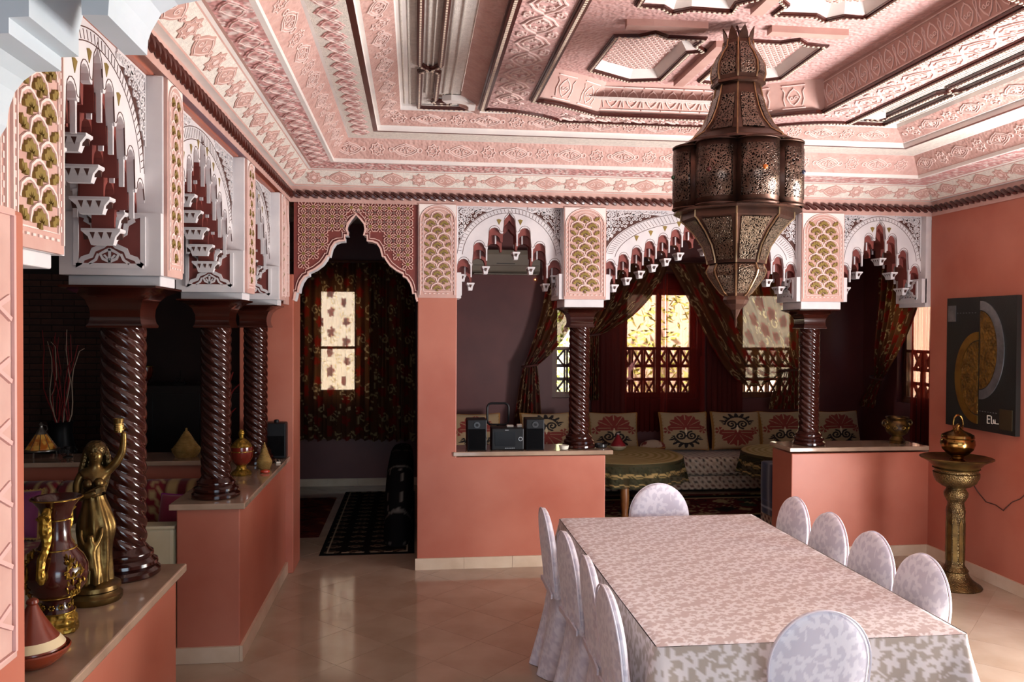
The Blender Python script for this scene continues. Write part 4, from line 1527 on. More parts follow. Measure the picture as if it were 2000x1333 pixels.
# ================================================================== lantern
def filigree(name, c0, c1, hole, scale=60, thr=.16):
    m = bpy.data.materials.new(name)
    m.use_nodes = True
    nt = m.node_tree
    b = nt.nodes['Principled BSDF']
    b.inputs['Metallic'].default_value = .9
    b.inputs['Roughness'].default_value = .30
    tc = nt.nodes.new('ShaderNodeTexCoord')
    nz = nt.nodes.new('ShaderNodeTexNoise')
    nz.inputs['Scale'].default_value = scale*.3
    mixv = nt.nodes.new('ShaderNodeMixRGB')
    mixv.inputs[0].default_value = .035
    nt.links.new(tc.outputs['Object'], nz.inputs['Vector'])
    nt.links.new(tc.outputs['Object'], mixv.inputs[1])
    nt.links.new(nz.outputs['Color'], mixv.inputs[2])
    v = nt.nodes.new('ShaderNodeTexVoronoi')
    v.feature = 'DISTANCE_TO_EDGE'
    v.inputs['Scale'].default_value = scale
    nt.links.new(mixv.outputs[0], v.inputs['Vector'])
    cr = nt.nodes.new('ShaderNodeValToRGB')
    cr.color_ramp.elements[0].position = thr*.7
    cr.color_ramp.elements[0].color = (1, 1, 1, 1)
    cr.color_ramp.elements[1].position = thr*1.5
    cr.color_ramp.elements[1].color = (0, 0, 0, 1)
    nt.links.new(v.outputs['Distance'], cr.inputs['Fac'])
    mc = nt.nodes.new('ShaderNodeMixRGB')
    mc.inputs[1].default_value = lin(hole)
    mc.inputs[2].default_value = lin(c1)
    nt.links.new(cr.outputs['Color'], mc.inputs[0])
    nt.links.new(mc.outputs[0], b.inputs['Base Color'])
    bp = nt.nodes.new('ShaderNodeBump')
    bp.inputs['Strength'].default_value = .8
    bp.inputs['Distance'].default_value = .006
    nt.links.new(cr.outputs['Color'], bp.inputs['Height'])
    nt.links.new(bp.outputs[0], b.inputs['Normal'])
    MATS[name] = m
    return m
BRONZE = M('lantern_bronze', '#5f4438', .36, metal=.8, col2='#43302a', nscale=9, bump=.05, bscale=40)
FIL = filigree('lantern_filigree', '#7d4f38', '#77655a', '#120d0b', 95)
FIL2 = filigree('lantern_filigree_pale', '#7d4f38', '#857564', '#241c18', 100)
LX, LY = 1.462, 3.6
AZ = math.atan2(-3.6, -1.462)
lan = empty('moroccan_lantern', (LX, LY, 1.66), 'large pierced bronze lantern with eight rounded lobes hanging from the ceiling', 'lantern')
def zpx(y):
    return 2.454-(y-300)*.002344-1.66
def octo(prof, name, mat, n=8, cap=True):
    m = MB()
    vs = []
    for r, z in prof:
        for k in range(n):
            t = AZ+2*PI*k/n
            vs.append((r*math.cos(t), r*math.sin(t), z))
    fs = []
    for i in range(len(prof)-1):
        for k in range(n):
            a = i*n+k; b = i*n+(k+1) % n
            fs.append((a, b, b+n, a+n))
    if cap:
        fs.append(tuple(range(n-1, -1, -1)))
        fs.append(tuple(range((len(prof)-1)*n, len(prof)*n)))
    m.add(vs, fs)
    return m.build(name, [mat], lan)
def facets(prof, name, mat, inset_=.16, lift=.003, lo=.1, hi=.9):
    """raised pierced panels on the eight faces of an octagonal profile"""
    zs = [p[1] for p in prof]
    z0, z1 = zs[0]+(zs[-1]-zs[0])*lo, zs[0]+(zs[-1]-zs[0])*hi
    def R(z):
        for (ra, za), (rb, zb) in zip(prof, prof[1:]):
            if min(za, zb)-1e-9 <= z <= max(za, zb)+1e-9:
                return ra+(rb-ra)*((z-za)/(zb-za) if abs(zb-za) > 1e-9 else 0)
        return prof[-1][0]
    for k in range(8):
        t0, t1 = AZ+2*PI*k/8, AZ+2*PI*(k+1)/8
        m = MB()
        vs = []
        nn = 9
        for i in range(nn):
            z = z0+(z1-z0)*i/(nn-1)
            r = R(z)+lift
            a = Vector((r*math.cos(t0), r*math.sin(t0), z)); b = Vector((r*math.cos(t1), r*math.sin(t1), z))
            vs += [a.lerp(b, inset_), a.lerp(b, 1-inset_)]
        fs = [(2*i, 2*i+1, 2*i+3, 2*i+2) for i in range(nn-1)]
        m.add(vs, fs)
        o = m.build(name, [mat], lan, recalc=False)
        md = o.modifiers.new('thick', 'SOLIDIFY')
        md.thickness = .003
        md.offset = 0
crown = [(.112, zpx(163)), (.120, zpx(150)), (.116, zpx(132)), (.092, zpx(112)), (.068, zpx(98)), (.064, zpx(84))]
octo(crown, 'crown', BRONZE)
facets(crown, 'pierced_panel', FIL, .14, .003, .08, .9)
for k in range(8):
    t = AZ+2*PI*(k+.5)/8
    ux, uy = math.cos(t), math.sin(t)
    tx, ty = -uy, ux
    m = MB()
    z0, z1, z2 = zpx(84), zpx(72), zpx(60)
    P = [(-.024, .060, z0), (.024, .060, z0), (.017, .066, z1), (0, .076, z2), (-.017, .066, z1)]
    m.add([(ux*r+tx*a, uy*r+ty*a, z) for a, r, z in P], [(0, 1, 2, 3, 4)])
    o = m.build('crown_petal', [BRONZE], lan, recalc=False)
    md = o.modifiers.new('thick', 'SOLIDIFY'); md.thickness = .003
octo([(.112, zpx(172)), (.122, zpx(170)), (.122, zpx(165)), (.112, zpx(163))], 'collar', BRONZE)
dome = [(.27, zpx(292)), (.262, zpx(284)), (.20, zpx(268)), (.155, zpx(245)), (.125, zpx(218)), (.106, zpx(190)), (.098, zpx(172))]
octo(dome, 'upper_dome', BRONZE)
facets(dome, 'pierced_panel', FIL, .17, .004, .22, .82)
# drum lobes
m = MB()
m.lathe([(.215, zpx(415)), (.215, zpx(292))], 24)
m.build('drum_core', [BRONZE], lan)
z0, z1 = zpx(414), zpx(291)
for k in range(8):
    t = AZ+2*PI*(k+.5)/8
    c = Vector((.198*math.cos(t), .198*math.sin(t), 0))
    def lobe(r, za, zb, half, name, mat, thick):
        n = 18
        vs = []
        for z in (za, zb):
            for i in range(n+1):
                a = t+math.radians(-half+2*half*i/n)
                vs.append((c.x+r*math.cos(a), c.y+r*math.sin(a), z))
        mm = MB().add(vs, [(i, i+1, n+2+i, n+1+i) for i in range(n)])
        o = mm.build(name, [mat], lan, smooth=True, recalc=False)
        md = o.modifiers.new('thick', 'SOLIDIFY'); md.thickness = thick; md.offset = 0
        return o
    lobe(.098, z0, z1, 118, 'lobe', BRONZE, .003)
    lobe(.1005, z0+.035, z1-.035, 58, 'pierced_panel', FIL, .003)
    lobe(.1015, z0+.003, z0+.010, 112, 'rim', BRONZE, .004)
    lobe(.1015, z1-.010, z1-.003, 112, 'rim', BRONZE, .004)
    g = MB().sphere((c.x+.103*math.cos(t), c.y+.103*math.sin(t), (z0+z1)/2+.005), .0105, 10, 8)
    colr = ['#d8752c', '#26324e', '#284d2c', '#5b1f1c'][k % 4] if k else '#e07a2c'
    g.build('gem', [M('gem_'+colr[1:], colr, .12, coat=.5, col2=colr, nscale=3)], lan, smooth=True)
octo([(.285, zpx(418)), (.285, zpx(414))], 'drum_floor', BRONZE, 16)
octo([(.285, zpx(292)), (.275, zpx(288))], 'drum_lid', BRONZE, 16)
cone = [(.128, zpx(516)), (.132, zpx(505)), (.150, zpx(482)), (.190, zpx(456)), (.232, zpx(436)), (.25, zpx(430)), (.25, zpx(417))]
octo(cone, 'lower_cone', BRONZE)
facets(cone, 'pierced_panel', FIL2, .13, .004, .06, .82)
bulb = [(.052, zpx(578)), (.070, zpx(572)), (.098, zpx(556)), (.124, zpx(540)), (.132, zpx(530)), (.118, zpx(517))]
octo(bulb, 'bulb', BRONZE)
facets(bulb, 'pierced_panel', FIL2, .13, .003, .08, .95)
tip = [(.003, zpx(640)), (.006, zpx(630)), (.005, zpx(622)), (.012, zpx(615)), (.022, zpx(605)), (.048, zpx(594)), (.058, zpx(586)), (.052, zpx(578))]
octo(tip, 'finial', BRONZE)
m = MB()
for k in range(8):
    t = AZ+2*PI*k/8
    for pf in (cone, bulb, dome, crown):
        m = MB()
        m.tube([((r+.001)*math.cos(t), (r+.001)*math.sin(t), z) for r, z in pf], .0045, 5)
        m.build('edge_beading', [M('lantern_edge', '#a98a68', .35, metal=.8, col2='#8b6c4d', nscale=20)], lan, smooth=True)
m = MB()
zt = FZ-1.66
m.tube([(.01, 0, zpx(84)), (.004, 0, (zpx(84)+zt)/2), (-.006, .004, zt)], .006, 6)
m.tube(arc_ if False else [(.02*math.cos(a), 0, zpx(70)+.02*math.sin(a)) for a in np.linspace(0, 2*PI, 14)], .004, 6)
m.build('hook', [DKBR], lan, smooth=True)
# pull chain beside the dome
m = MB()
p0 = Vector((-.125, -.05, zpx(165))); p1 = Vector((-.20, -.12, zpx(284)))
nl = 22
for i in range(nl):
    a = p0.lerp(p1, i/nl); b = p0.lerp(p1, (i+.8)/nl)
    d = (b-a).normalized(); s_ = d.orthogonal() if i % 2 else d.cross(d.orthogonal())
    s_.normalize()
    m.tube([a+s_*.003*math.cos(q)+d*((b-a).length/2)*(1+math.sin(q)) for q in np.linspace(0, 2*PI, 8)], .0012, 4)
m.build('chain', [DKBR], lan)

# ================================================================== garden outside
GRASS = M('garden_ground', '#b7a98a', .9, col2='#a39672', nscale=3)
struct(MB().box(-12, 18, 9.3, 22, -.25, -.1).box(5.3, 18, 2, 9.3, -.25, -.1).build('ground', GRASS))
LEAF = M('sunny_leaves', '#c3cc78', .6, col2='#9fb552', nscale=8)
def hedge(name, x0, x1, y0, y1, z1, n, label, seed):
    r = random.Random(seed)
    m = MB()
    for _ in range(n):
        c = Vector((r.uniform(x0, x1), r.uniform(y0, y1), r.uniform(-.12, z1)))
        d = Vector((r.uniform(-1, 1), r.uniform(-1, 1), r.uniform(-.6, .8))).normalized()
        s_ = d.orthogonal().normalized()
        L, w = r.uniform(.05, .10), r.uniform(.02, .035)
        m.add([c-d*L, c+s_*w, c+d*L, c-s_*w], [(0, 1, 2, 3)])
    o = m.build(name, [LEAF], None, recalc=False)
    tag(o, label, 'hedge')
    o['kind'] = 'stuff'
    return o
struct(MB().box(-8, 12, 12.6, 12.8, -.2, 4).box(8.2, 8.4, 2, 12.6, -.2, 4).build('wall_bright_backdrop', M('backdrop_white', '#f2ead8', .8)))  # white wall added as a sunlit backdrop to brighten the windows
hedge('garden_hedge', 1.2, 4.5, 11.2, 12.0, 2.6, 2000, 'sunlit green hedge outside the windows', 4)
hedge('garden_hedge', 6.6, 7.4, 4.5, 9.5, 2.6, 2500, 'sunlit green hedge outside the side window', 5)

# ================================================================== windows
WFR = M('window_wood', '#6b3a22', .4, col2='#57301d', nscale=14)
GLASS = bpy.data.materials.new('window_glass')
GLASS.use_nodes = True
_g = GLASS.node_tree
_tr = _g.nodes.new('ShaderNodeBsdfTransparent')
_gl = _g.nodes.new('ShaderNodeBsdfGlossy')
_gl.inputs['Roughness'].default_value = .02
_mx = _g.nodes.new('ShaderNodeMixShader')
_mx.inputs[0].default_value = .06
_g.links.new(_tr.outputs[0], _mx.inputs[1])
_g.links.new(_gl.outputs[0], _mx.inputs[2])
_g.links.new(_mx.outputs[0], _g.nodes['Material Output'].inputs['Surface'])
LATT = M('lattice_paint', '#a8604c', .6, col2='#97523f', nscale=10)
LATG = M('lattice_grey', '#6d7478', .6, col2='#5f656a', nscale=10)
def window(idx, x0, x1, z0, z1, sashes, fr, lat_top=None, lmat=LATT, lat=True):
    m = MB()
    f_ = .035
    def bar(a0, a1, b0, b1, d0=.06, d1=.11):
        m.prism([(a0, b0), (a1, b0), (a1, b1), (a0, b1)], d0, d1, fr)
    bar(x0, x0+f_, z0, z1); bar(x1-f_, x1, z0, z1); bar(x0+f_, x1-f_, z0, z0+f_); bar(x0+f_, x1-f_, z1-f_, z1)
    wo = struct(m.build('window_%d' % idx, [WFR]))
    W = (x1-x0-2*f_)/sashes
    for i in range(sashes):
        a = x0+f_+i*W
        b = a+W
        s_ = MB()
        t = .028
        for q in ((a, a+t, z0+f_, z1-f_), (b-t, b, z0+f_, z1-f_), (a+t, b-t, z0+f_, z0+f_+t), (a+t, b-t, z1-f_-t, z1-f_), (a+t, b-t, 1.42, 1.42+t)):
            s_.prism([(q[0], q[2]), (q[1], q[2]), (q[1], q[3]), (q[0], q[3])], .065, .10, fr)
        so = s_.build('sash', [WFR], wo)
        for zz0, zz1 in ((z0+f_+t, 1.42), (1.42+t, z1-f_-t)):
            MB().prism([(a+t, zz0), (b-t, zz0), (b-t, zz1), (a+t, zz1)], .08, .085, fr).build('pane', [GLASS], so)
    if lat:
        top = lat_top or 1.42
        def strip(p, q, w=.016):
            mm = MB()
            mm.ribbon([p, q], w*1.7, .17, .20, fr)
            mm.build('lattice_bar', [lmat], wo)
        nx = max(2, round((x1-x0)/.15))
        cw = (x1-x0)/nx
        hs = [z0, z0+(top-z0)*.36, z0+(top-z0)*.64, top]
        for z in hs:
            strip((x0, z+.008), (x1, z+.008), .02)
        for i in range(1, nx):
            strip((x0+i*cw-.014, z0), (x0+i*cw-.014, top), .012)
            strip((x0+i*cw+.014, z0), (x0+i*cw+.014, top), .012)
        for i in range(nx):
            a, b = x0+i*cw+.014, x0+(i+1)*cw-.014
            for z_a, z_b in ((hs[0], hs[1]), (hs[2], hs[3])):
                strip((a, z_a), (b, z_b), .012)
                strip((a, z_b), (b, z_a), .012)
    return wo
frF = lambda s, z, d: (s, YF+d, z)
window(1, *WINS['pair'], 2, frF)
window(2, *WINS['last'], 1, frF)
window(3, *WINS['small'], 1, frF, lmat=LATG)
window(4, *WINS['entry'], 1, frF, lat=False)
frS = lambda s, z, d: (4.98+d, s, z)
window(5, 7.15, 7.95, .9, 2.05, 1, frS)

# ================================================================== curtains
def vine_tile(n=320):
    t = Tile(n)
    r = random.Random(5)
    for i in range(3):
        x = (i+.5)/3
        ph = i*.37
        stem = [(x+.05*math.sin(2*PI*(v+ph)), v) for v in np.linspace(0, 1, 160)]
        t.stroke(stem, .008, 2)
        for k in range(4):
            v = (k/4+ph) % 1
            sx = 1 if (k+i) % 2 else -1
            cx = x+.05*math.sin(2*PI*(v+ph))+sx*.085
            t.stroke(spiral2(cx, v+.03, .072, .018, 180 if sx > 0 else 0, (180 if sx > 0 else 0)-sx*430, 70), .013, 2, .018)
            t.leaf(cx+sx*.03, v-.07, r.uniform(0, 6.28), .06, .016, 2)
            t.leaf(cx-sx*.05, v+.11, r.uniform(0, 6.28), .05, .014, 2)
    for i in range(4):
        for k in range(4):
            x = (i+.5)/4+.1+r.uniform(-.03, .03)
            y = (k+.5)/4+(i % 2)*.125
            t.flower(x, y, r.uniform(.062, .08), 5, 1, r.uniform(0, 6))
    return t
VINE = vine_tile()
CURT = attr_mat('vine_print_curtain', rough=.8, sheer=.55, translucent=.35)
RSHEER = attr_mat('red_sheer', rough=.8, sheer=.75, translucent=.3)
def vine_rgba(U, V, a_ground=.82, scale=.80):
    i = VINE.get(U/scale, V/scale)
    return colorize(i, {0: lc('#5c361f', a_ground), 1: lc('#74190f', .96), 2: lc('#b0956c', .9)})

def hang_curtain(name, x0, x1, z0, z1, y, folds, amp, label, mat, colf, step=.009, cat='curtain', frame=None, fullness=1.5):
    nu, nv = int((x1-x0)*1.15/step), int((z1-z0)/step)
    u = np.linspace(0, 1, nu)[:, None]; v = np.linspace(0, 1, nv)[None, :]
    X = x0+(x1-x0)*u+.012*np.sin(u*folds*12.566+1)*v
    Yy = y+amp*np.sin(u*folds*2*PI+.6*np.sin(u*17))*(.55+.45*v)+.3*amp*np.sin(u*folds*5.1+3*v)
    Z = z1-(z1-z0)*v+.012*np.sin(u*folds*2*PI)*v**3
    P = np.stack([X+0*v, Yy+0*Z, Z+0*X], -1)
    rgba = colf(u*(x1-x0)*fullness+0*v, (1-v)*(z1-z0)+0*u, u, v)
    base = np.array([(x0+x1)/2, y, z0])
    if frame:
        P2 = np.stack([*frame(P[..., 0], P[..., 1], P[..., 2])], -1)
        base = np.array(frame(*base))
        P = P2
    o = grid_obj(name, P-base, mat, None, rgba)
    o.location = base
    tag(o, label, cat)
    return o

def tie_curtain(name, top, tie, bottom, z_top, z_tie, z_bot, y, folds, amp, label, sag=.2, colf=None, frame=None, step=.010, mat=None, pw=1.6):
    """curtain gathered to a tie: top=(x0,x1), tie=(x0,x1), bottom=(x0,x1)"""
    w = max(abs(top[1]-top[0]), .4)
    nu, nv = int(w*1.5/step), int((z_top-z_bot)*1.15/step)
    u = np.linspace(0, 1, nu)[:, None]; v = np.linspace(0, 1, nv)[None, :]
    vt = (z_top-z_tie)/(z_top-z_bot)
    a = np.clip(v/vt, 0, 1); b = np.clip((v-vt)/(1-vt), 0, 1)
    xt = top[0]+(top[1]-top[0])*u; xk = tie[0]+(tie[1]-tie[0])*u; xb = bottom[0]+(bottom[1]-bottom[0])*u
    far = np.abs(xt-xk)
    far = far/max(far.max(), 1e-6)
    # far side of the cloth travels sideways in a hanging curve
    e = 1.0+1.1*far
    X = np.where(v <= vt, xt+(xk-xt)*a**pw, xk+(xb-xk)*b**.8)
    Z = np.where(v <= vt, z_top-(z_top-z_tie)*a-sag*far*np.sin(PI*a)*a, z_tie-(z_tie-z_bot)*b+0*u)
    Zk = 1
    g = np.where(v <= vt, 1-.55*a, .45+.5*b)
    Yy = y+amp*g*np.sin(u*folds*2*PI+.5*np.sin(u*9+v*3))-.05*np.exp(-((v-vt)/.12)**2)
    P = np.stack([X+0*v, Yy+0*X, Z+0*X], -1)
    rgba = (colf or (lambda U, V, u, v: vine_rgba(U, V)))(u*w*1.35+0*v, (1-v)*(z_top-z_bot)+0*u, u, v)
    base = np.array([(tie[0]+tie[1])/2, y, z_bot])
    if frame:
        P = np.stack([*frame(P[..., 0], P[..., 1], P[..., 2])], -1)
        base = np.array(frame(*base))
    root = empty(name, tuple(base), label, 'curtain')
    grid_obj('drape', P-base, mat or CURT, root, rgba)
    # tie band
    c = np.array([(tie[0]+tie[1])/2, y-.03, z_tie])
    hw = abs(tie[1]-tie[0])/2+.012
    pts = [(c[0]+hw*math.cos(q), c[1]+(amp*.6+.03)*math.sin(q), c[2]+.012*math.cos(q)) for q in np.linspace(0, 2*PI, 20)[:-1]]
    if frame:
        pts = [frame(*p) for p in pts]
    MB().tube([Vector(p)-Vector(base) for p in pts], .012, 6, closed=True).build('tie_band', [M('tie_cloth', '#4a1d16', .8, col2='#3a1711', nscale=20)], root, smooth=True)
    return root
def rod(name, x0, x1, y, z, label, frame=None):
    base = ((x0+x1)/2, y, z)
    p0, p1 = (x0, y, z), (x1, y, z)
    if frame:
        base, p0, p1 = frame(*base), frame(*p0), frame(*p1)
    root = empty(name, base, label, 'curtain rod')
    B = Vector(base)
    MB().tube([Vector(p0)-B, Vector(p1)-B], .011, 8).build('pole', [WFR], root, smooth=True)
    for p in (p0, p1):
        MB().sphere(Vector(p)-B, .022).build('finial', [WFR], root, smooth=True)
    d = (Vector(p1)-Vector(p0))
    for t in (.03, .97):
        q = Vector(p0)+d*t-B
        w_ = Vector((0, 1, 0)) if not frame else Vector((1, 0, 0))
        MB().tube([q, q+w_*(.12 if frame else (YF-y+.004))], .008, 6).build('bracket', [WFR], root)
    return root

hang_curtain('vine_curtain', -1.22, -.38, .50, 2.30, 8.44, 9, .030, 'sheer vine print curtain lit by the window of the entry room', CURT,
             lambda U, V, u, v: vine_rgba(U, V, .74))
hang_curtain('vine_curtain', -.46, .0, .50, 2.30, 8.36, 6, .035, 'dark vine print curtain next to the partition in the entry room', CURT,
             lambda U, V, u, v: vine_rgba(U, V, .97))
rod('curtain_rod', -1.3, -.0, 8.40, 2.315, 'brown curtain rod in the entry room')
# red sheers on the window pair
def red_col(U, V, u, v):
    den = .42+.30*np.abs(np.sin(u*31))+.25*(np.abs(u-.5) > .44)
    c = np.zeros((U.shape[0], V.shape[1], 4), np.float32)
    c[..., 0], c[..., 1], c[..., 2] = lin('#7a1f16')[:3]
    c[..., 3] = np.clip(den+0*v, 0, .95)
    return c
def drape_col(U, V, u, v):
    c = np.zeros((U.shape[0], V.shape[1], 4), np.float32)
    c[..., 0], c[..., 1], c[..., 2] = lin('#5a1c17')[:3]
    c[..., 3] = .97
    return c
def thin_col(U, V, u, v):
    c = red_col(U, V, u, v)
    c[..., 3] = .22+.16*np.abs(np.sin(u*40))+.30*(np.abs(u-.5) > .45)+.14*(v > .52)
    return c
hang_curtain('red_sheer_curtain', 2.22, 2.66, .55, 2.24, 8.50, 8, .014, 'thin red curtain on the sash of the bright double window next to the stereo column', RSHEER, thin_col, step=.02)
hang_curtain('red_sheer_curtain', 2.67, 3.10, .55, 2.24, 8.50, 8, .014, 'thin red curtain on the sash of the bright double window next to the swagged curtain', RSHEER, thin_col, step=.02)
hang_curtain('red_drape', 1.86, 2.22, .5, 2.24, 8.49, 6, .03, 'plain dark red drape between the small latticed window and the double window', RSHEER, drape_col, step=.02)
hang_curtain('red_drape', 3.13, 3.52, .5, 2.24, 8.49, 7, .03, 'plain dark red drape right of the bright double window', RSHEER, drape_col, step=.02)
rod('curtain_rod', 1.36, 4.45, 8.40, 2.345, 'long brown curtain rod over the alcove windows')
rod('curtain_rod', 1.87, 3.54, 8.492, 2.266, 'slim inner rod carrying the red sheers and drapes')
tie_curtain('vine_curtain', (1.38, 1.86), (1.12, 1.26), (1.00, 1.34), 2.33, 1.26, .42, 8.40, 6, .035, 'vine print curtain tied back beside the air conditioner', .12,
            lambda U, V, u, v: vine_rgba(U, V, .82))
tie_curtain('vine_curtain', (2.64, 1.88), (1.90, 1.76), (1.92, 1.74), 2.33, 1.58, .9, 8.34, 7, .032, 'vine print curtain gathered towards the stereo column', .10,
            lambda U, V, u, v: vine_rgba(U, V, .90))
tie_curtain('vine_curtain', (2.62, 4.20), (3.86, 4.06), (3.74, 4.14), 2.33, 1.22, .80, 8.28, 10, .04, 'large vine print curtain swagged across the windows in front of the red drapes', .85,
            lambda U, V, u, v: vine_rgba(U, V, .91), pw=1.15)
frR = lambda s, y, z: (4.93-(y-8.4), s, z)
tie_curtain('vine_curtain', (7.20, 8.05), (8.05, 8.20), (8.12, 8.38), 2.36, 1.14, .82, 8.50, 7, .03, 'vine print curtain tied back in the far corner above the gilded urn', .15,
            lambda U, V, u, v: vine_rgba(U, V, .93), frame=frR)
hang_curtain('red_sheer_curtain', 7.15, 7.62, .55, 2.20, 8.41, 7, .015, 'glowing red sheer curtain on the side window behind the gilded urn', RSHEER, red_col, step=.02, frame=frR)

# ================================================================== alcove furniture
def lattice_rgba(U, V, pitch=.072):
    a = (U+V)/pitch; b = (U-V)/pitch
    fa, fb = a-np.floor(a), b-np.floor(b)
    c = np.zeros(U.shape+(4,), np.float32)
    c[...] = lc('#b9a58e')
    band = (np.abs(fa-.5) > .40) | (np.abs(fb-.5) > .40)
    c[band] = lc('#cfc0ab')
    dot = (np.abs(fa-.5) < .22) & (np.abs(fb-.5) < .22)
    par = ((np.floor(a)+np.floor(b)) % 2 == 0)
    c[dot & par] = lc('#5a2621'); c[dot & ~par] = lc('#1f1a1a')
    return c
SOFA = attr_mat('lattice_weave', rough=.8, sheen=.2, bump=.1, bscale=60)
def soft_box(name, x0, x1, y0, y1, z0, z1, r, mat, parent, colf, step=.02, origin=(0, 0, 0)):
    """box with rounded long edges, wrapped as one sheet (x is the long axis) plus ends"""
    pts = []
    def ar(cy, cz, a0):
        for i in range(6):
            a = math.radians(a0+90*i/5)
            pts.append((cy+r*math.cos(a), cz+r*math.sin(a)))
    ar(y1-r, z1-r, 0); ar(y0+r, z1-r, 90); ar(y0+r, z0+r, 180); ar(y1-r, z0+r, 270)
    dense = []
    n = len(pts)
    for i in range(n):
        a, b = pts[i], pts[(i+1) % n]
        k = max(1, int(math.hypot(b[0]-a[0], b[1]-a[1])/step))
        for j in range(k):
            dense.append((a[0]+(b[0]-a[0])*j/k, a[1]+(b[1]-a[1])*j/k))
    D = np.array(dense)
    L = np.concatenate([[0], np.cumsum(np.linalg.norm(np.diff(D, axis=0), axis=1))])
    xs = np.arange(x0, x1+step/2, step)
    cyz = np.array([(y0+y1)/2, (z0+z1)/2])
    # ends close in three steps
    ext = np.concatenate([[x0, x0], xs, [x1, x1]])
    shr = np.concatenate([[.0, .9], np.ones(len(xs)), [.9, .0]])
    P = np.zeros((len(D), len(ext), 3))
    P[..., 0] = ext[None, :]-origin[0]
    P[..., 1] = cyz[0]+(D[:, 0, None]-cyz[0])*shr[None, :]-origin[1]
    P[..., 2] = cyz[1]+(D[:, 1, None]-cyz[1])*shr[None, :]-origin[2]
    rg = colf(ext[None, :]+0*L[:, None], L[:, None]+0*ext[None, :])
    return grid_obj(name, P, mat, parent, rg, wrap_u=True)
so = empty('alcove_sofa', (2.5, 8.2, 0), 'long low bench sofa in lattice weave under the alcove windows', 'sofa')
soft_box('seat_base', .32, 4.9, 7.90, 8.52, .03, .17, .02, SOFA, so, lattice_rgba, origin=(2.5, 8.2, 0))
soft_box('mattress', .32, 4.9, 7.87, 8.52, .172, .36, .05, SOFA, so, lattice_rgba, origin=(2.5, 8.2, 0))
for x in (.4, 1.5, 2.6, 3.7, 4.8):
    MB().box(x-2.55, x-2.45, -.25, .25, 0, .03).build('foot', [DKBR], so)
s2 = empty('alcove_bench', (3.9, 6.3, 0), 'lattice weave bench backed against the low wall beside the blue towel', 'bench')
# end towards the column carries the same weave
def bench_end():
    ys = np.arange(-.34, .345, .012); zs = np.arange(.03, .52, .012)
    Y_, Z_ = np.meshgrid(ys, zs, indexing='ij')
    P = np.stack([np.full_like(Y_, -.962), Y_, Z_], -1)
    grid_obj('end_panel', P, SOFA, s2, lattice_rgba(Y_, Z_))
bench_end()
soft_box('seat_base', 2.94, 4.9, 5.96, 6.64, .03, .30, .02, SOFA, s2, lattice_rgba, origin=(3.9, 6.3, 0))
soft_box('mattress', 2.94, 4.9, 5.96, 6.64, .302, .52, .05, SOFA, s2, lattice_rgba, origin=(3.9, 6.3, 0))
for x in (3.05, 4.8):
    MB().box(x-3.95, x-3.85, -.3, .3, 0, .03).build('foot', [DKBR], s2)
# blue towel thrown over the end
ny, nl = 24, 60
u = np.linspace(0, 1, ny)[:, None]; v = np.linspace(0, 1, nl)[None, :]
Ld = v*.52
X = np.where(Ld < .10, .10-Ld, -.0)-.0
Zt = np.where(Ld < .10, .005, .005-(Ld-.10))
X = np.where(Ld < .10, .10-Ld, -.012-.006*np.sin(u*9))
P = np.stack([X+0*u, (u-.5)*.22+0*v+.02*np.sin(v*3), Zt+.004*np.sin(u*8)], -1)
c = np.zeros((ny, nl, 4), np.float32)
c[...] = lc('#1e2d4f')
c[:, 52:54] = lc('#8b95ab')
c[:, 46:47] = lc('#33456f')
tw = grid_obj('blue_towel', P, attr_mat('towel_weave', rough=.95, sheen=.5, bump=.3, bscale=150), None, c, solid=.008)
tw.location = (2.925, 6.45, .528)
tag(tw, 'dark blue towel hanging over the end of the lattice bench', 'towel')

# carpets
def carpet_rgba(X, Y, seed, cols, s=.5):
    t = Tile(256)
    r = random.Random(seed)
    for k in range(18):
        t.flower(r.random(), r.random(), r.uniform(.05, .12), r.choice((4, 6, 8)), r.choice((1, 2, 3)), r.random()*6)
        t.stroke(spiral2(r.random(), r.random(), .12, .02, r.uniform(0, 360), r.uniform(400, 800), 60), .018, r.choice((1, 2)))
    return colorize(t.get(X/s, Y/s), {i: lc(c) for i, c in enumerate(cols)})
def carpet(name, x0, x1, y0, y1, label, colf, step=.012, th=.008):
    xs = np.arange(x0, x1+step/2, step); ys = np.arange(y0, y1+step/2, step)
    X, Y = np.meshgrid(xs, ys, indexing='ij')
    c = ((x0+x1)/2, (y0+y1)/2)
    Z = np.full_like(X, th)
    Z[0, :] = Z[-1, :] = 0.001; Z[:, 0] = Z[:, -1] = .001
    o = grid_obj(name, np.stack([X-c[0], Y-c[1], Z], -1), attr_mat('carpet_pile', rough=.95, spec=.1, bump=.3, bscale=120), None, colf(X, Y))
    o.location = (c[0], c[1], 0)
    tag(o, label, 'rug')
    return o
def big_red(X, Y):
    c = carpet_rgba(X, Y, 8, ['#4a1216', '#1d1512', '#8a7a58', '#2c3a2c'], .9)
    e = np.minimum(np.minimum(X-.35, 4.8-X), np.minimum(Y-6.69, 7.84-Y))
    c[(e > .10) & (e < .2)] = lc('#171210'); c[(e > .2) & (e < .24)] = lc('#9b8a66')
    return c
carpet('alcove_carpet', .35, 4.8, 6.69, 7.84, 'dark red patterned carpet in front of the alcove sofa', big_red, .02)
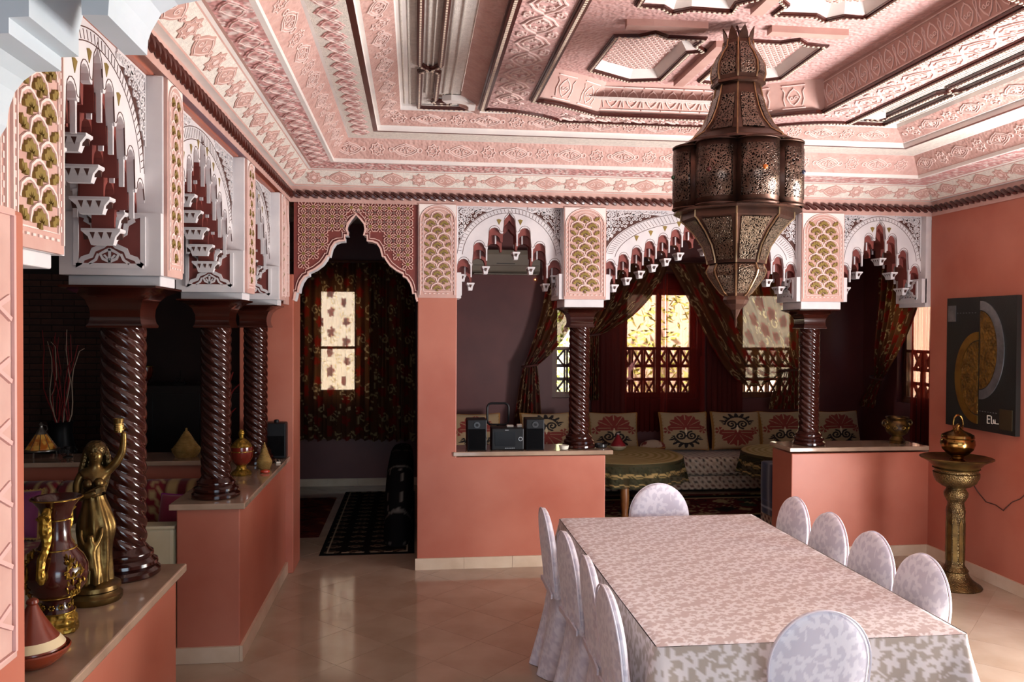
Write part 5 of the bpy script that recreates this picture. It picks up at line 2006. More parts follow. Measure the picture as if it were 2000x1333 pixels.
def black_med(X, Y):
    p, q = .165, .145
    u = ((X+.68)/p) % 1-.5
    row = np.floor((Y-5.97)/q)
    v = ((Y-5.97)/q) % 1-.5
    c = np.zeros(X.shape+(4,), np.float32)
    c[...] = lc('#120d0d')
    r = np.hypot(u*1.0, v*1.25)
    th = np.arctan2(v, u)
    pet = r < .30*(.75+.25*np.abs(np.cos(3*th)))
    c[pet & (v > -.2)] = lc('#5b4c3e')
    c[(r < .12)] = lc('#2a1d18')
    c[(r > .3) & (r < .34) & (v < 0)] = lc('#8d7d66')
    e = np.minimum(np.minimum(X+.68, -.0-X), np.minimum(Y-5.97, 8.25-Y))
    c[e < .03] = lc('#0d0a0a')
    c[(e > .035) & (e < .055) & (np.sin(X*60) > -.2)] = lc('#a5967e')
    return c
carpet('black_rug', -.68, 0.0, 5.97, 8.25, 'black runner rug with beige medallions beyond the entry arch', black_med, .009)
carpet('red_rug', -1.5, -.74, 6.5, 8.0, 'dark red rug in the corner of the entry room', lambda X, Y: carpet_rgba(X, Y, 21, ['#471713', '#5c2417', '#2a100d', '#6b3a22'], .5), .02)

# round tables with lace
LACE = attr_mat('lace_cloth', rough=.8, sheer=.3)
OAK = M('turned_oak', '#9a6233', .4, col2='#7d4c26', nscale=10)
def lace_tile():
    t = Tile(256)
    for k in range(4):
        x = (k+.5)/4
        for r_ in (.10, .07, .04):
            t.stroke(arc2(x, .5, r_, 0, 360, 80), .012, 1)
        t.flower(x, .5, .05, 6, 2)
        t.leaf(x+.125, .5, 1.2, .12, .04, 2); t.leaf(x+.125, .5, 4.2, .12, .04, 2)
    for i in range(80):
        t.stroke([(i/80, .08+.05*abs(math.sin(i*.3927)))], .03, 2)
    return t
LT = lace_tile()
def round_table(loc, r, label, clabel, legs):
    H = .50
    tb = empty('round_table', loc, label, 'table', 'round tables of the alcove')
    MB().lathe([(r-.02, H-.035), (r, H-.03), (r, H-.012), (r-.01, H-.006)], 48).build('table_top', [OAK], tb, smooth=True)
    for a in legs:
        x, y = (r*.72)*math.cos(a), (r*.72)*math.sin(a)
        MB().lathe([(.026, 0), (.034, .02), (.028, .05), (.036, .12), (.040, .2), (.034, .28), (.03, .3), (.038, .32), (.036, .42), (.04, H-.035)], 14, (x, y, 0)).build('leg', [OAK], tb, smooth=True)
    cl = empty('lace_tablecloth', (loc[0], loc[1], H+.003), clabel, 'tablecloth', 'lace cloths of the alcove tables')
    nr, na = 60, 260
    rr = np.linspace(.0, 1, nr)[None, :]
    th = np.linspace(0, 2*PI, na, endpoint=False)[:, None]
    top = rr < .62
    R_ = np.where(top, rr/.62*(r+.004), r+.004+.03*np.clip((rr-.62)/.38, 0, 1)*(1+.6*np.sin(th*22)+.4*np.sin(th*9)))
    Z = np.where(top, .003, .003-.20*np.clip((rr-.62)/.38, 0, 1)-.008*np.sin(th*22)**2*(rr > .97))
    P = np.stack([R_*np.cos(th), R_*np.sin(th), Z+0*th], -1)
    i = np.where(top, 0, LT.get(th*r*1.2+0*rr, (1-rr)/.38+0*th))
    c = np.zeros((na, nr, 4), np.float32)
    c[...] = lc('#3c3a22', .72)
    c[i == 1] = lc('#8f7a4a', .98); c[i == 2] = lc('#a48a58', .98)
    ringc = ((rr*14) % 1 < .55)+0*th
    c[(top+0*th > 0) & (ringc > 0)] = lc('#b39d6c'); c[(top+0*th > 0) & (ringc <= 0)] = lc('#93803f')
    grid_obj('lace', P, LACE, cl, c, wrap_u=True)
    return tb
round_table((1.87, 7.235, .009), .55, 'round oak table with turned legs next to the stereo column', 'olive lace cloth on the round table bearing the red tagine', [math.radians(q) for q in (-100, -20, 70, 160)])
round_table((3.56, 7.27, .009), .50, 'round oak table with turned legs next to the lattice bench', 'olive lace cloth on the round table bearing the green tagine', [math.radians(q) for q in (-160, -70, 30, 110)])

# cushions
CUSH = attr_mat('cushion_print', rough=.75, sheen=.2)
def cushion_proto(flip_, name='floral_cushion', w=.52, h=.40):
    N = 92
    g = np.linspace(-1, 1, N)
    U, V = np.meshgrid(g, g, indexing='ij')
    root = empty(name, (0, 0, 0), 'x', 'cushion')
    v = -V if flip_ else V
    c = np.zeros((N, N, 4), np.float32)
    c[...] = lc('#a68f6d')
    U0, V0 = U, V
    U = U/1.18; v = v/1.18
    r = np.hypot(U, v-.12)*1.0
    th = np.arctan2(v-.12, U)
    # red palmette above, black scroll crown below
    fan = (r < .62*(.84+.16*np.abs(np.cos(6*th)))) & (v > .02)
    c[fan] = lc('#83322a')
    c[fan & (np.abs(np.sin(6*th)) < .16) & (r > .12)] = lc('#a68f6d')
    for sx in (-1, 1):
        d = np.hypot((U-sx*.62)/.16, (v-.02)/.16)
        c[(d < 1) & (np.cos(5*np.arctan2(v-.02, U-sx*.62)) > -.3)] = lc('#83322a')
        for t in np.linspace(0, 1, 90):
            a = sx*(t*9.2)+PI/2
            rr = .19*(1-t*.8)
            x, y = sx*.20+rr*math.cos(a), -.24+rr*math.sin(a)
            c[np.hypot(U-x, v-y) < .035] = lc('#1c1414')
        fern = (np.abs(U-sx*.86) < .10) & (np.sin((v+np.abs(U-sx*.86)*1.2)*42) > .55)
        c[fern] = lc('#8f7a55')
    rb = np.hypot(U, v+.16)
    tb_ = np.arctan2(-(v+.16), U)
    crown = (rb > .40) & (rb < .66*(.86+.14*np.cos(16*tb_))) & (v < -.22)
    c[crown] = lc('#1c1414')
    c[crown & (np.abs(np.sin(9*tb_)) < .22) & (rb > .46)] = lc('#a68f6d')
    c[(np.abs(U) < .05*(1-np.abs(v+.05)/.2)) & (np.abs(v+.05) < .2)] = lc('#d8c6a4')
    U, V = U0, V0
    c[np.abs(U) > .94] = lc('#9a6a2c')
    sq = (1-U**2)*(1-V**2)
    bulge = .075*np.clip(sq, 0, 1)**.36
    pin = 1-.07*(1-np.abs(U)**2)*np.abs(V)**3
    pin2 = 1-.05*(1-np.abs(V)**2)*np.abs(U)**3
    X = U*w/2*pin2; Z = (V*pin+1)*h/2
    grid_obj('front', np.stack([X, -bulge, Z], -1), CUSH, root, c)
    cb = np.zeros_like(c); cb[...] = lc('#9a6a2c')
    grid_obj('back', np.stack([X[::3, ::3], bulge[::3, ::3], Z[::3, ::3]], -1), CUSH, root, cb[::3, ::3])
    b = []
    k = [0]
    for i in range(N):
        b.append((X[i, 0], 0, Z[i, 0]))
    for i in range(1, N):
        b.append((X[-1, i], 0, Z[-1, i]))
    for i in range(N-2, -1, -1):
        b.append((X[i, -1], 0, Z[i, -1]))
    for i in range(N-2, 0, -1):
        b.append((X[0, i], 0, Z[0, i]))
    MB().tube(b[::3], .006, 5, closed=True).build('piping', [M('ochre_piping', '#a8742f', .7, col2='#94642a', nscale=30)], root, smooth=True)
    return root
ca, cb_ = cushion_proto(False), cushion_proto(True)
_cu = [(.62, 'a', .44, 'cushion with red palmette behind the speaker next to the pillar'),
       (1.335, 'b', .40, 'cushion with black crown on top, between the stereo and the spiral column'),
       (2.04, 'a', .40, 'red palmette cushion between the round bolster and the stereo column'),
       (2.80, 'a', .42, 'red palmette cushion below the bright double window'),
       (3.36, 'b', .42, 'cushion with black crown on top, between two red palmette cushions'),
       (3.88, 'a', .42, 'red palmette cushion below the swagged curtain'),
       (4.50, 'a', .40, 'red palmette cushion in the far corner seen past the low wall column')]
used = set()
for x, k, h, lab in _cu:
    src = ca if k == 'a' else cb_
    o = src if k not in used else copy_tree(src)
    used.add(k)
    o.location = (x, 8.21, .385)
    o.rotation_euler = (math.radians(-14), 0, math.radians(random.uniform(-5, 5)))
    o['label'] = lab
    o['group'] = 'floral cushions on the alcove sofa'
# half-hidden round bolster
bo = empty('round_bolster', (2.43, 8.13, .36), 'small round bolster in cream and red print lying on the sofa', 'cushion')
m = MB().sphere((0, 0, .075), .1, 24, 14, (1.35, .8, .75))
m.build('body', [M('bolster_print', '#b8a48c', .75, col2='#7c322b', nscale=9, ndetail=2, nlo=.5, nhi=.56)], bo, smooth=True)
m = MB().tube([(.135*math.cos(t), .08*math.sin(t), .075) for t in np.linspace(0, 2*PI, 30)[:-1]], .005, 5, closed=True)
m.build('piping', [MATS['ochre_piping']], bo, smooth=True)

# small tagines on the tables
def tagine(name, loc, r, h, label, c_lid, c_dish, knob=None, group=None, band=None):
    root = empty(name, loc, label, 'tagine', group)
    dm = M('glaze_'+c_dish[1:], c_dish, .25, col2=c_dish, nscale=4, coat=.3)
    lm = M('glaze_'+c_lid[1:], c_lid, .3, col2=c_lid, nscale=4, coat=.3)
    MB().lathe([(r*.55, 0), (r*.62, .004), (r*.92, h*.16), (r, h*.24), (r*.97, h*.26), (r*.9, h*.2)], 36).build('dish', [dm], root, smooth=True)
    MB().lathe([(r*.86, h*.24), (r*.84, h*.30), (r*.60, h*.46), (r*.36, h*.66), (r*.2, h*.82), (r*.13, h*.9)], 36).build('lid', [lm], root, smooth=True)
    km = M('glaze_'+(knob or c_lid)[1:], knob or c_lid, .3, col2=knob or c_lid, nscale=4)
    MB().lathe([(r*.12, h*.89), (r*.17, h*.93), (r*.15, h*.97), (r*.05, h)], 20).build('knob', [km], root, smooth=True)
    if band:
        bm_ = M('glaze_'+band[1:], band, .3, col2=band, nscale=4)
        MB().lathe([(r*.852, h*.285), (r*.856, h*.292), (r*.70, h*.40), (r*.69, h*.396)], 36, cap=False).build('painted_band', [bm_], root, smooth=True)
    return root
tagine('small_tagine', (1.90, 7.48, .510), .085, .16, 'small crimson glass tagine on the lace covered table', '#7d1a22', '#b7ab90', '#8f8a86')
tagine('small_tagine', (3.80, 7.40, .510), .10, .20, 'small dark green tagine on the lace covered table by the low wall', '#1e2a20', '#2a2018', '#c9c2b0')

# ---- air conditioner
ac = empty('air_conditioner', (.94, YF, 2.21), 'grey white split air conditioner on the alcove wall', 'air conditioner')
ACW = M('ac_plastic', '#857a6c', .5, col2='#7b7063', nscale=3)
m = MB()
pf = [(0, 0), (-.09, 0), (-.16, .03), (-.185, .08), (-.185, .20), (-.16, .25), (0, .26)]
m.prism([(y, z) for y, z in pf], -.357, .357, lambda a, z, d: (d, a, z))
m.build('housing', [ACW], ac, bevel=.006)
MB().box(-.34, .34, -.189, -.185, .085, .088).build('panel_seam', [LINE], ac)
for k in range(3):
    MB().box(-.33, .33, -.158+.022*k, -.150+.022*k, -.004, .006).build('louvre', [ACW], ac)
MB().box(-.1, .09, -.1875, -.1845, .10, .112).build('name_strip', [M('strip_grey', '#4c4742', .5)], ac)
led = MB().sphere((1.27, YF-.006, 2.165), .006, 8, 6)
LEDM = bpy.data.materials.new('indicator_light'); LEDM.use_nodes = True
_b = LEDM.node_tree.nodes['Principled BSDF']; _b.inputs['Emission Color'].default_value = (1, .45, .08, 1); _b.inputs['Emission Strength'].default_value = 12
lo = led.build('indicator_lamp', [LEDM]); tag(lo, 'tiny glowing orange indicator lamp below the air conditioner', 'lamp')

# ---- stereo on the ledge
BLK = M('black_plastic', '#0e0e10', .45, col2='#131316', nscale=20, spec=.25)
BLK2 = M('speaker_cloth', '#08080a', .95, bump=.4, bscale=400, spec=.1)
SILV = M('silver_trim', '#9a9a9c', .3, metal=.8)
ZL = .80
def speaker(x0, x1, label):
    r = empty('speaker', ((x0+x1)/2, 5.68, ZL), label, 'speaker', 'stereo speakers on the ledge')
    w = (x1-x0)/2
    MB().box(-w, w, -.07, .09, 0, .215).build('cabinet', [BLK], r, bevel=.006)
    MB().box(-w+.008, w-.008, -.076, -.07, .008, .15).build('grille', [BLK2], r)
    fr = lambda a, z, d: (a, -.07-d, z)
    mm = MB(); mm.prism(arc2(0, .178, .022, 0, 345, 20), 0, .006, fr); mm.build('tweeter', [M('tweeter_grey', '#2a2b2e', .3)], r)
    mm = MB(); mm.prism(arc2(0, .178, .010, 0, 345, 14), .006, .011, fr); mm.build('dome', [BLK], r)
    return r
speaker(.362, .497, 'black speaker between the pillar and the stereo unit')
speaker(.772, .90, 'black speaker on the ledge between the stereo unit and the spiral column')
r = empty('stereo_unit', (.645, 5.68, ZL), 'black stereo unit with screen and silver dial on the ledge', 'stereo')
MB().box(-.112, .112, -.06, .09, 0, .152).build('cabinet', [BLK], r, bevel=.006)
MB().box(-.09, .052, -.064, -.060, .03, .13).build('screen', [M('screen_glass', '#12171b', .15, spec=.3)], r)
fr = lambda a, z, d: (a, -.06-d, z)
mm = MB(); mm.prism(arc2(.088, .078, .015, 0, 345, 20), 0, .006, fr); mm.build('dial', [SILV], r)
mm = MB(); mm.prism(arc2(.088, .078, .010, 0, 345, 16), .005, .010, fr); mm.build('dial_cap', [BLK], r)
for k in range(6):
    MB().box(-.02+.012*k, -.012+.012*k, -.063, -.060, .012, .017).build('button', [SILV], r)
MB().box(-.02, .005, -.0635, -.060, .138, .141).build('name_strip', [SILV], r)
rf = empty('ring_stand', (.597, 5.835, ZL), 'open rounded black ring frame standing behind the stereo', 'stand')
pts = []
for cx, cz, a0 in ((.045, .045, 0), (-.045, .045, 90), (-.045, -.045, 180), (.045, -.045, 270)):
    for i in range(6):
        a = math.radians(a0+90*i/5)
        pts.append((cx+.032*math.cos(a), 0, .23+cz+.032*math.sin(a)))
MB().tube(pts, .008, 8, closed=True).build('ring', [BLK], rf, smooth=True)
MB().tube([(0, 0, .155), (0, 0, .01)], .008, 8).build('stem', [BLK], rf, smooth=True)
MB().lathe([(.05, 0), (.05, .008), (.02, .014)], 20).build('base', [BLK], rf, smooth=True)
for x, w, h, lab, cc in ((.668, .05, .016, 'pale rounded remote lying on top of the stereo', '#9a9188'), (.735, .036, .02, 'small white box lying on top of the stereo', '#cfc6ba')):
    o = MB().box(-w/2, w/2, -.02, .02, 0, h).build('small_remote', [M('pale_'+cc[1:], cc, .5)], None, bevel=.005)
    o.location = (x, 5.70, ZL+.152)
    tag(o, lab, 'remote')
o = MB().lathe([(.018, 0), (.03, .004), (.036, .03), (.034, .03), (.026, .006)], 20).build('white_cup', [M('white_glaze', '#d8d4c4', .25)], None, smooth=True)
o.location = (1.04, 5.62, ZL); tag(o, 'small pale dish at the foot of the spiral column on the ledge', 'dish')
o = MB().lathe([(.03, 0), (.045, .006), (.046, .026), (.040, .026), (.036, .01)], 24).build('ashtray', [M('black_glaze', '#20201f', .2)], None, smooth=True)
o.location = (1.32, 5.70, ZL); tag(o, 'black ashtray at the open end of the ledge', 'ashtray')

# ---- soft armchair beside the runner
sf = empty('patterned_armchair', (-.125, 6.75, .009), 'black armchair with white sweeping leaf lines beside the runner rug', 'armchair')
nu, nv = 60, 70
u = np.linspace(0, 2*PI, nu, endpoint=False)[:, None]; v = np.linspace(0, 1, nv)[None, :]
hz = .64*np.sin(v*PI/2)**.9
wx = .115*np.sqrt(np.clip(1-(v**3.0), 0, 1)); wy = .62*np.sqrt(np.clip(1-v**2.2, 0, 1))
cxs = .0+.03*v
X = cxs+wx*np.sign(np.cos(u))*np.abs(np.cos(u))**.7
Y_ = wy*np.sign(np.sin(u))*np.abs(np.sin(u))**.6+.12*v
Z = hz+0*u
c = np.zeros((nu, nv, 4), np.float32); c[...] = lc('#0f0c0d')
S1 = np.sin(Y_*6+Z*11+.8*np.sin(Z*9)); S2 = np.sin(Y_*10-Z*6+X*9+1)
c[(np.abs(S1) < .10)] = lc('#57504a'); c[(np.abs(S2) < .06) & (S1 > 0)] = lc('#6a625a')
grid_obj('body', np.stack([X, Y_, Z], -1), attr_mat('velvet_print', rough=.9, spec=.1), sf, c, wrap_u=True)
MB().box(-.09, .09, -.4, .4, .0, .05).build('base', [BLK], sf)
# low dark stool in the entry room corner
st_ = empty('dark_stool', (-1.28, 7.4, .0105), 'dark low stool in the corner of the entry room', 'stool')
MB().lathe([(.14, .30), (.16, .31), (.16, .36), (.14, .38)], 24).build('seat', [DKBR], st_, smooth=True)
for q in range(4):
    a = PI/4+q*PI/2
    MB().tube([(.10*math.cos(a), .10*math.sin(a), .31), (.14*math.cos(a), .14*math.sin(a), 0)], .014, 6).build('leg', [DKBR], st_)

# ================================================================== things on the near counter
BRASS = M('antique_brass', '#7f6638', .34, metal=.9, col2='#463520', nscale=14, nlo=.35, nhi=.7, bump=.08, bscale=50)
BRASSD = M('dark_brass', '#5f4d2e', .38, metal=.85, col2='#4d3d22', nscale=10, bump=.25, bscale=130, btype='voronoi')
GILT = M('gilt_relief', '#a88432', .35, metal=.75, col2='#6e531c', nscale=30, bump=.5, bscale=70, btype='voronoi')
OXB = M('oxblood_lacquer', '#3a110b', .2, col2='#260b08', nscale=6, coat=.4)

def skin_body(name, verts, edges, radii, mat, parent, sub=2):
    me = bpy.data.meshes.new(name)
    me.from_pydata(verts, edges, [])
    o = bpy.data.objects.new(name, me)
    COL.objects.link(o)
    o.parent = parent
    md = o.modifiers.new('skin', 'SKIN')
    md.use_smooth_shade = True
    if not me.skin_vertices:
        me.skin_vertices.new()
    for i, r in enumerate(radii):
        rr = r if isinstance(r, tuple) else (r, r)
        me.skin_vertices[0].data[i].radius = rr
        me.skin_vertices[0].data[i].use_root = (i == 0)
    s_ = o.modifiers.new('sub', 'SUBSURF')
    s_.levels = s_.render_levels = sub
    me.materials.append(mat)
    return o

# ---- statue of a draped woman with a child
stt = empty('brass_statue', (-1.0, 2.70, LEDGE), 'brass statue of a draped woman raising a cup, a child at her feet', 'statue', rz=math.radians(12))
MB().lathe([(.078, 0), (.082, .006), (.082, .020), (.074, .026), (.072, .034), (.078, .040), (.076, .052), (.066, .058), (.05, .062)], 40).build('plinth', [BRASS], stt, smooth=True)
# gown
nu, nv = 96, 70
u = np.linspace(0, 2*PI, nu, endpoint=False)[:, None]; v = np.linspace(0, 1, nv)[None, :]
zz = .056+v*.275
rx = .056-.018*v**.7+.012*np.exp(-((v-.66)/.16)**2)-.008*np.exp(-((v-1.0)/.12)**2)
ry = rx*.86
sway = -.006+.012*np.sin(v*2.6)
fold = 1+.085*(1-v*.55)*np.sin(u*9+v*5.5)+.05*np.sin(u*5-v*7+1)*(1-.4*v)
X = sway+rx*fold*np.cos(u); Y_ = ry*fold*np.sin(u)
grid_obj('gown', np.stack([X, Y_, zz+0*u], -1), BRASS, stt, wrap_u=True)
# torso, head, arms: one skinned body (front is -y)
V_ = [(-.002, 0, .315), (0, 0, .345), (.002, -.004, .375), (.004, 0, .402), (.004, -.002, .425), (.006, -.008, .452), (.006, -.010, .476),
      (.038, 0, .404), (.064, -.004, .432), (.082, -.006, .464), (.086, -.010, .505), (.086, -.014, .532),
      (-.034, -.002, .400), (-.046, -.012, .368), (-.044, -.026, .338), (-.018, -.050, .336), (.014, -.052, .350)]
E_ = [(0, 1), (1, 2), (2, 3), (3, 4), (4, 5), (5, 6), (3, 7), (7, 8), (8, 9), (9, 10), (10, 11), (3, 12), (12, 13), (13, 14), (14, 15), (15, 16)]
R_ = [(.034, .028), (.027, .023), (.036, .030), (.030, .021), (.013, .013), (.024, .026), (.019, .021),
      .016, .0145, .0125, .0105, .0085, .016, .0145, .0125, .0105, .0085]
skin_body('body', V_, E_, R_, BRASS, stt)
m = MB()
m.sphere((.017, -.028, .374), .0165, 14, 10); m.build('bust', [BRASS], stt, smooth=True)
m = MB(); m.sphere((-.013, -.028, .372), .0165, 14, 10); m.build('bust', [BRASS], stt, smooth=True)
m = MB(); m.tube([(.006, -.033, .470), (.006, -.037, .460), (.006, -.036, .456)], [.003, .005, .003], 6); m.build('nose', [BRASS], stt, smooth=True)
for sx in (-1, 1):
    m = MB(); m.sphere((.006+sx*.010, -.030, .466), .0032, 8, 6, (1.2, .5, .6)); m.build('eye', [BRASS], stt, smooth=True)
m = MB(); m.sphere((.006, -.030, .446), .0045, 10, 6, (1.3, .5, .45)); m.build('mouth', [BRASS], stt, smooth=True)
# hair: cap and long locks down the back
m = MB(); m.sphere((.004, .006, .474), .032, 18, 12, (1.0, 1.0, .95)); m.build('hair_cap', [BRASSD], stt, smooth=True)
for k in range(9):
    a = math.radians(20+k*20)
    x0, y0 = .004+.026*math.cos(a), .004+.026*math.sin(a)
    m = MB().tube([(x0, y0, .480), (x0*1.25, y0*1.15+.004, .45), (x0*1.5-.004, y0*1.1+.006, .41), (x0*1.35-.006, y0+.008, .37), (x0*1.3-.01, y0*.9+.008, .335)], [.008, .010, .010, .008, .003], 7)
    m.build('hair_lock', [BRASSD], stt, smooth=True)
m = MB().tube([(-.036, -.030, .325), (-.01, -.040, .345), (.02, -.036, .36), (.034, -.015, .37)], [.008, .010, .010, .006], 7)
m.build('sash', [BRASS], stt, smooth=True)
# raised hand: palm, fingers round the cup
for k in range(4):
    z = .536+.006*k
    m = MB().tube([(.084, -.008, z), (.076, -.020, z+.001), (.066, -.024, z+.001), (.060, -.018, z)], [.0042, .004, .0036, .0028], 6)
    m.build('finger', [BRASS], stt, smooth=True)
m = MB().tube([(.088, -.012, .540), (.082, .000, .546), (.074, .002, .550)], [.0045, .004, .003], 6); m.build('thumb', [BRASS], stt, smooth=True)
m = MB().lathe([(.013, .528), (.0135, .532), (.0125, .54), (.014, .556), (.017, .572), (.0145, .572), (.011, .56)], 20, (.071, -.010, 0)); m.build('cup', [BRASS], stt, smooth=True)
for k in range(4):
    m = MB().tube([(.012, -.052, .346+.004*k), (.026, -.050, .350+.004*k), (.036, -.044, .352+.004*k)], [.004, .0038, .0026], 6)
    m.build('finger', [BRASS], stt, smooth=True)
# child reaching up
ck = [(-.002, -.062, .135), (-.002, -.062, .165), (-.002, -.061, .188), (-.002, -.060, .202), (-.002, -.062, .222),
      (.016, -.058, .188), (.026, -.050, .214), (.028, -.042, .238), (-.020, -.058, .188), (-.030, -.050, .212), (-.030, -.042, .235),
      (.010, -.063, .118), (.012, -.066, .090), (.011, -.062, .060), (-.014, -.063, .118), (-.016, -.066, .090), (-.014, -.062, .060)]
ce = [(0, 1), (1, 2), (2, 3), (3, 4), (2, 5), (5, 6), (6, 7), (2, 8), (8, 9), (9, 10), (0, 11), (11, 12), (12, 13), (0, 14), (14, 15), (15, 16)]
cr_ = [.018, .017, .017, .009, .016, .009, .007, .005, .009, .007, .005, .012, .010, .007, .012, .010, .007]
skin_body('child', ck, ce, cr_, BRASS, stt)

# ---- vase
vz = empty('lacquered_vase', (-1.005, 2.44, LEDGE), 'oxblood lacquered vase with gilt relief handles on the marble counter', 'vase', rz=math.radians(20))
prof = [(.046, .052), (.040, .064), (.036, .078), (.038, .092), (.058, .106), (.074, .128), (.082, .155), (.080, .185), (.068, .212), (.048, .236), (.037, .262), (.035, .29), (.037, .325), (.046, .352), (.060, .370), (.066, .376), (.064, .380), (.056, .376), (.036, .345)]
MB().lathe(prof, 48).build('body', [OXB], vz, smooth=True)
sqf = lambda t: 1/max(abs(math.cos(t)), abs(math.sin(t)))**.45
MB().lathe([(.052, 0), (.056, .004), (.056, .014), (.051, .020), (.054, .028), (.053, .036), (.047, .042), (.046, .054)], 48, sq=sqf).build('foot', [GILT], vz, smooth=True)
for z, r in ((.056, .047), (.104, .057), (.235, .050), (.318, .038), (.377, .066)):
    MB().tube([(r*math.cos(t), r*math.sin(t), z) for t in np.linspace(0, 2*PI, 40)[:-1]], .0022, 6, closed=True).build('gilt_ring', [GILT], vz, smooth=True)
def vr(z):
    for (ra, za), (rb, zb) in zip(prof, prof[1:]):
        if za <= z <= zb:
            return ra+(rb-ra)*(z-za)/(zb-za)
    return .04
for k in range(10):
    t = 2*PI*k/10
    r = vr(.074)+.002
    fl = MB()
    for q in range(6):
        a = 2*PI*q/6
        cx, cz = .006*math.cos(a), .006*math.sin(a)
        fl.sphere((r*math.cos(t)-cx*math.sin(t), r*math.sin(t)+cx*math.cos(t), .074+cz), .0032, 6, 4)
    fl.build('gilt_flower', [GILT], vz, smooth=True)
rr_ = random.Random(9)
for tc0 in (math.radians(-55), math.radians(-165), math.radians(65), math.radians(165)):
    sc_ = MB()
    for q in range(60):
        z = rr_.uniform(.115, .225)
        t = tc0+rr_.uniform(-.36, .36)*(1-abs(z-.17)/.12)
        r = vr(z)+.001
        sc_.tube([((r+.001)*math.cos(t+.035*i*math.cos(q)), (r+.001)*math.sin(t+.035*i*math.cos(q)), z+.006*i*math.sin(q)) for i in range(4)], [.002, .003, .003, .0015], 5)
    o = sc_.build('gilt_scrolls', [GILT], vz, smooth=True)
    o['kind'] = 'stuff'
for t in (math.radians(-112), math.radians(68)):
    ux, uy = math.cos(t), math.sin(t)
    hp = [(.040, .345), (.056, .352), (.066, .335), (.066, .30), (.058, .268), (.066, .245), (.088, .225), (.094, .198), (.092, .175), (.088, .158)]
    MB().tube([(r*ux, r*uy, z) for r, z in hp], [.007, .011, .015, .017, .013, .010, .012, .011, .013, .006], 8).build('handle', [GILT], vz, smooth=True)
    fan = MB()
    for q in range(-3, 4):
        fan.tube([((.072)*ux-uy*.0, (.072)*uy, .315), (.078*ux-uy*.006*q, .078*uy+ux*.006*q, .345-.001*q*q)], [.003, .004], 5)
    fan.build('shell', [GILT], vz, smooth=True)

tagine('painted_tagine', (-.965, 2.20, LEDGE), .088, .17, 'brown tagine with a cream painted band on the counter by the vase', '#6b2a18', '#7a3019', '#6b2a18', band='#d8c7a0')

# ================================================================== things on the second counter
bw = empty('footed_bowl', (-1.0, 4.90, LEDGE), 'red lacquered bowl with gilt foot and lid on the marble ledge between the columns', 'bowl')
MB().lathe([(.055, 0), (.06, .008), (.05, .022), (.03, .034), (.026, .05), (.034, .06)], 32).build('foot', [GILT], bw, smooth=True)
MB().lathe([(.03, .058), (.05, .075), (.064, .105), (.068, .14), (.066, .165), (.060, .165)], 36).build('bowl', [M('red_lacquer', '#6a1d12', .2, col2='#54150d', nscale=5, coat=.4)], bw, smooth=True)
MB().tube([(.068*math.cos(t), .068*math.sin(t), .14) for t in np.linspace(0, 2*PI, 36)[:-1]], .003, 6, closed=True).build('gilt_ring', [GILT], bw, smooth=True)
MB().lathe([(.060, .165), (.05, .185), (.03, .205), (.012, .215), (.014, .23), (.018, .242), (.012, .258), (.003, .265)], 32).build('lid', [GILT], bw, smooth=True)
STRAW = M('straw_coil', '#b08f52', .85, col2='#8f7038', nscale=25, bump=.3, bscale=160)
def straw_tagine(loc, r, h, label):
    root = empty('straw_tagine', loc, label, 'basket', 'coiled straw tagine baskets')
    pr0 = []
    n = 7
    for i in range(n*3+1):
        t = i/(n*3)
        pr0.append((r*(.70+.30*math.sin(PI/2*t))+.003*math.sin(i*2*PI/3), t*h*.30))
    MB().lathe(pr0, 36).build('base_basket', [STRAW], root, smooth=True, angle=60)
    pr1 = []
    n = 14
    for i in range(n*3+1):
        t = i/(n*3)
        pr1.append((max(.004, r*.97*(1-t)**.85*(1-.12*math.sin(PI*t))+.003*math.sin(i*2*PI/3)), h*.30+t*h*.68))
    MB().lathe(pr1, 36).build('cone_lid', [STRAW], root, smooth=True, angle=60)
    MB().sphere((0, 0, h*.985), r*.09, 10, 8).build('tip', [STRAW], root, smooth=True)
    return root
straw_tagine((-.905, 5.10, LEDGE), .045, .16, 'small coiled straw tagine basket beside the red footed bowl')
straw_tagine((-1.50, 5.62, LEDGE), .092, .185, 'larger coiled straw tagine basket alone on the far half-wall ledge')
o = MB().lathe([(.02, 0), (.028, .006), (.026, .016), (.01, .02)], 20).build('red_saucer', [M('red_glaze', '#b2371f', .3)], None, smooth=True)
o.location = (-.875, 4.95, LEDGE); tag(o, 'small bright red saucer beside the footed bowl', 'saucer')
bb = empty('black_box', (-.93, 5.505, LEDGE), 'black radio box at the end of the ledge by the entry arch', 'radio')
MB().box(-.075, .095, -.04, .055, 0, .235).build('case', [BLK], bb, bevel=.008)
MB().box(-.065, .085, -.044, -.04, .02, .15).build('grille', [BLK2], bb)
MB().lathe([(.016, .235), (.016, .25), (.010, .254)], 16, (.03, 0, 0)).build('knob', [BLK], bb, smooth=True)
o = MB().box(-.014, .014, -.045, .045, 0, .012).build('remote_control', [M('pale_remote', '#c9c2b4', .5)], None, bevel=.004)
o.location = (-.862, 5.32, LEDGE); o.rotation_euler = (0, 0, .25); tag(o, 'pale remote control lying by the ledge edge near the black box', 'remote')
for k in range(5):
    MB().box(-.006, .006, -.032+.014*k, -.024+.014*k, .012, .0135).build('button', [BLK], o)

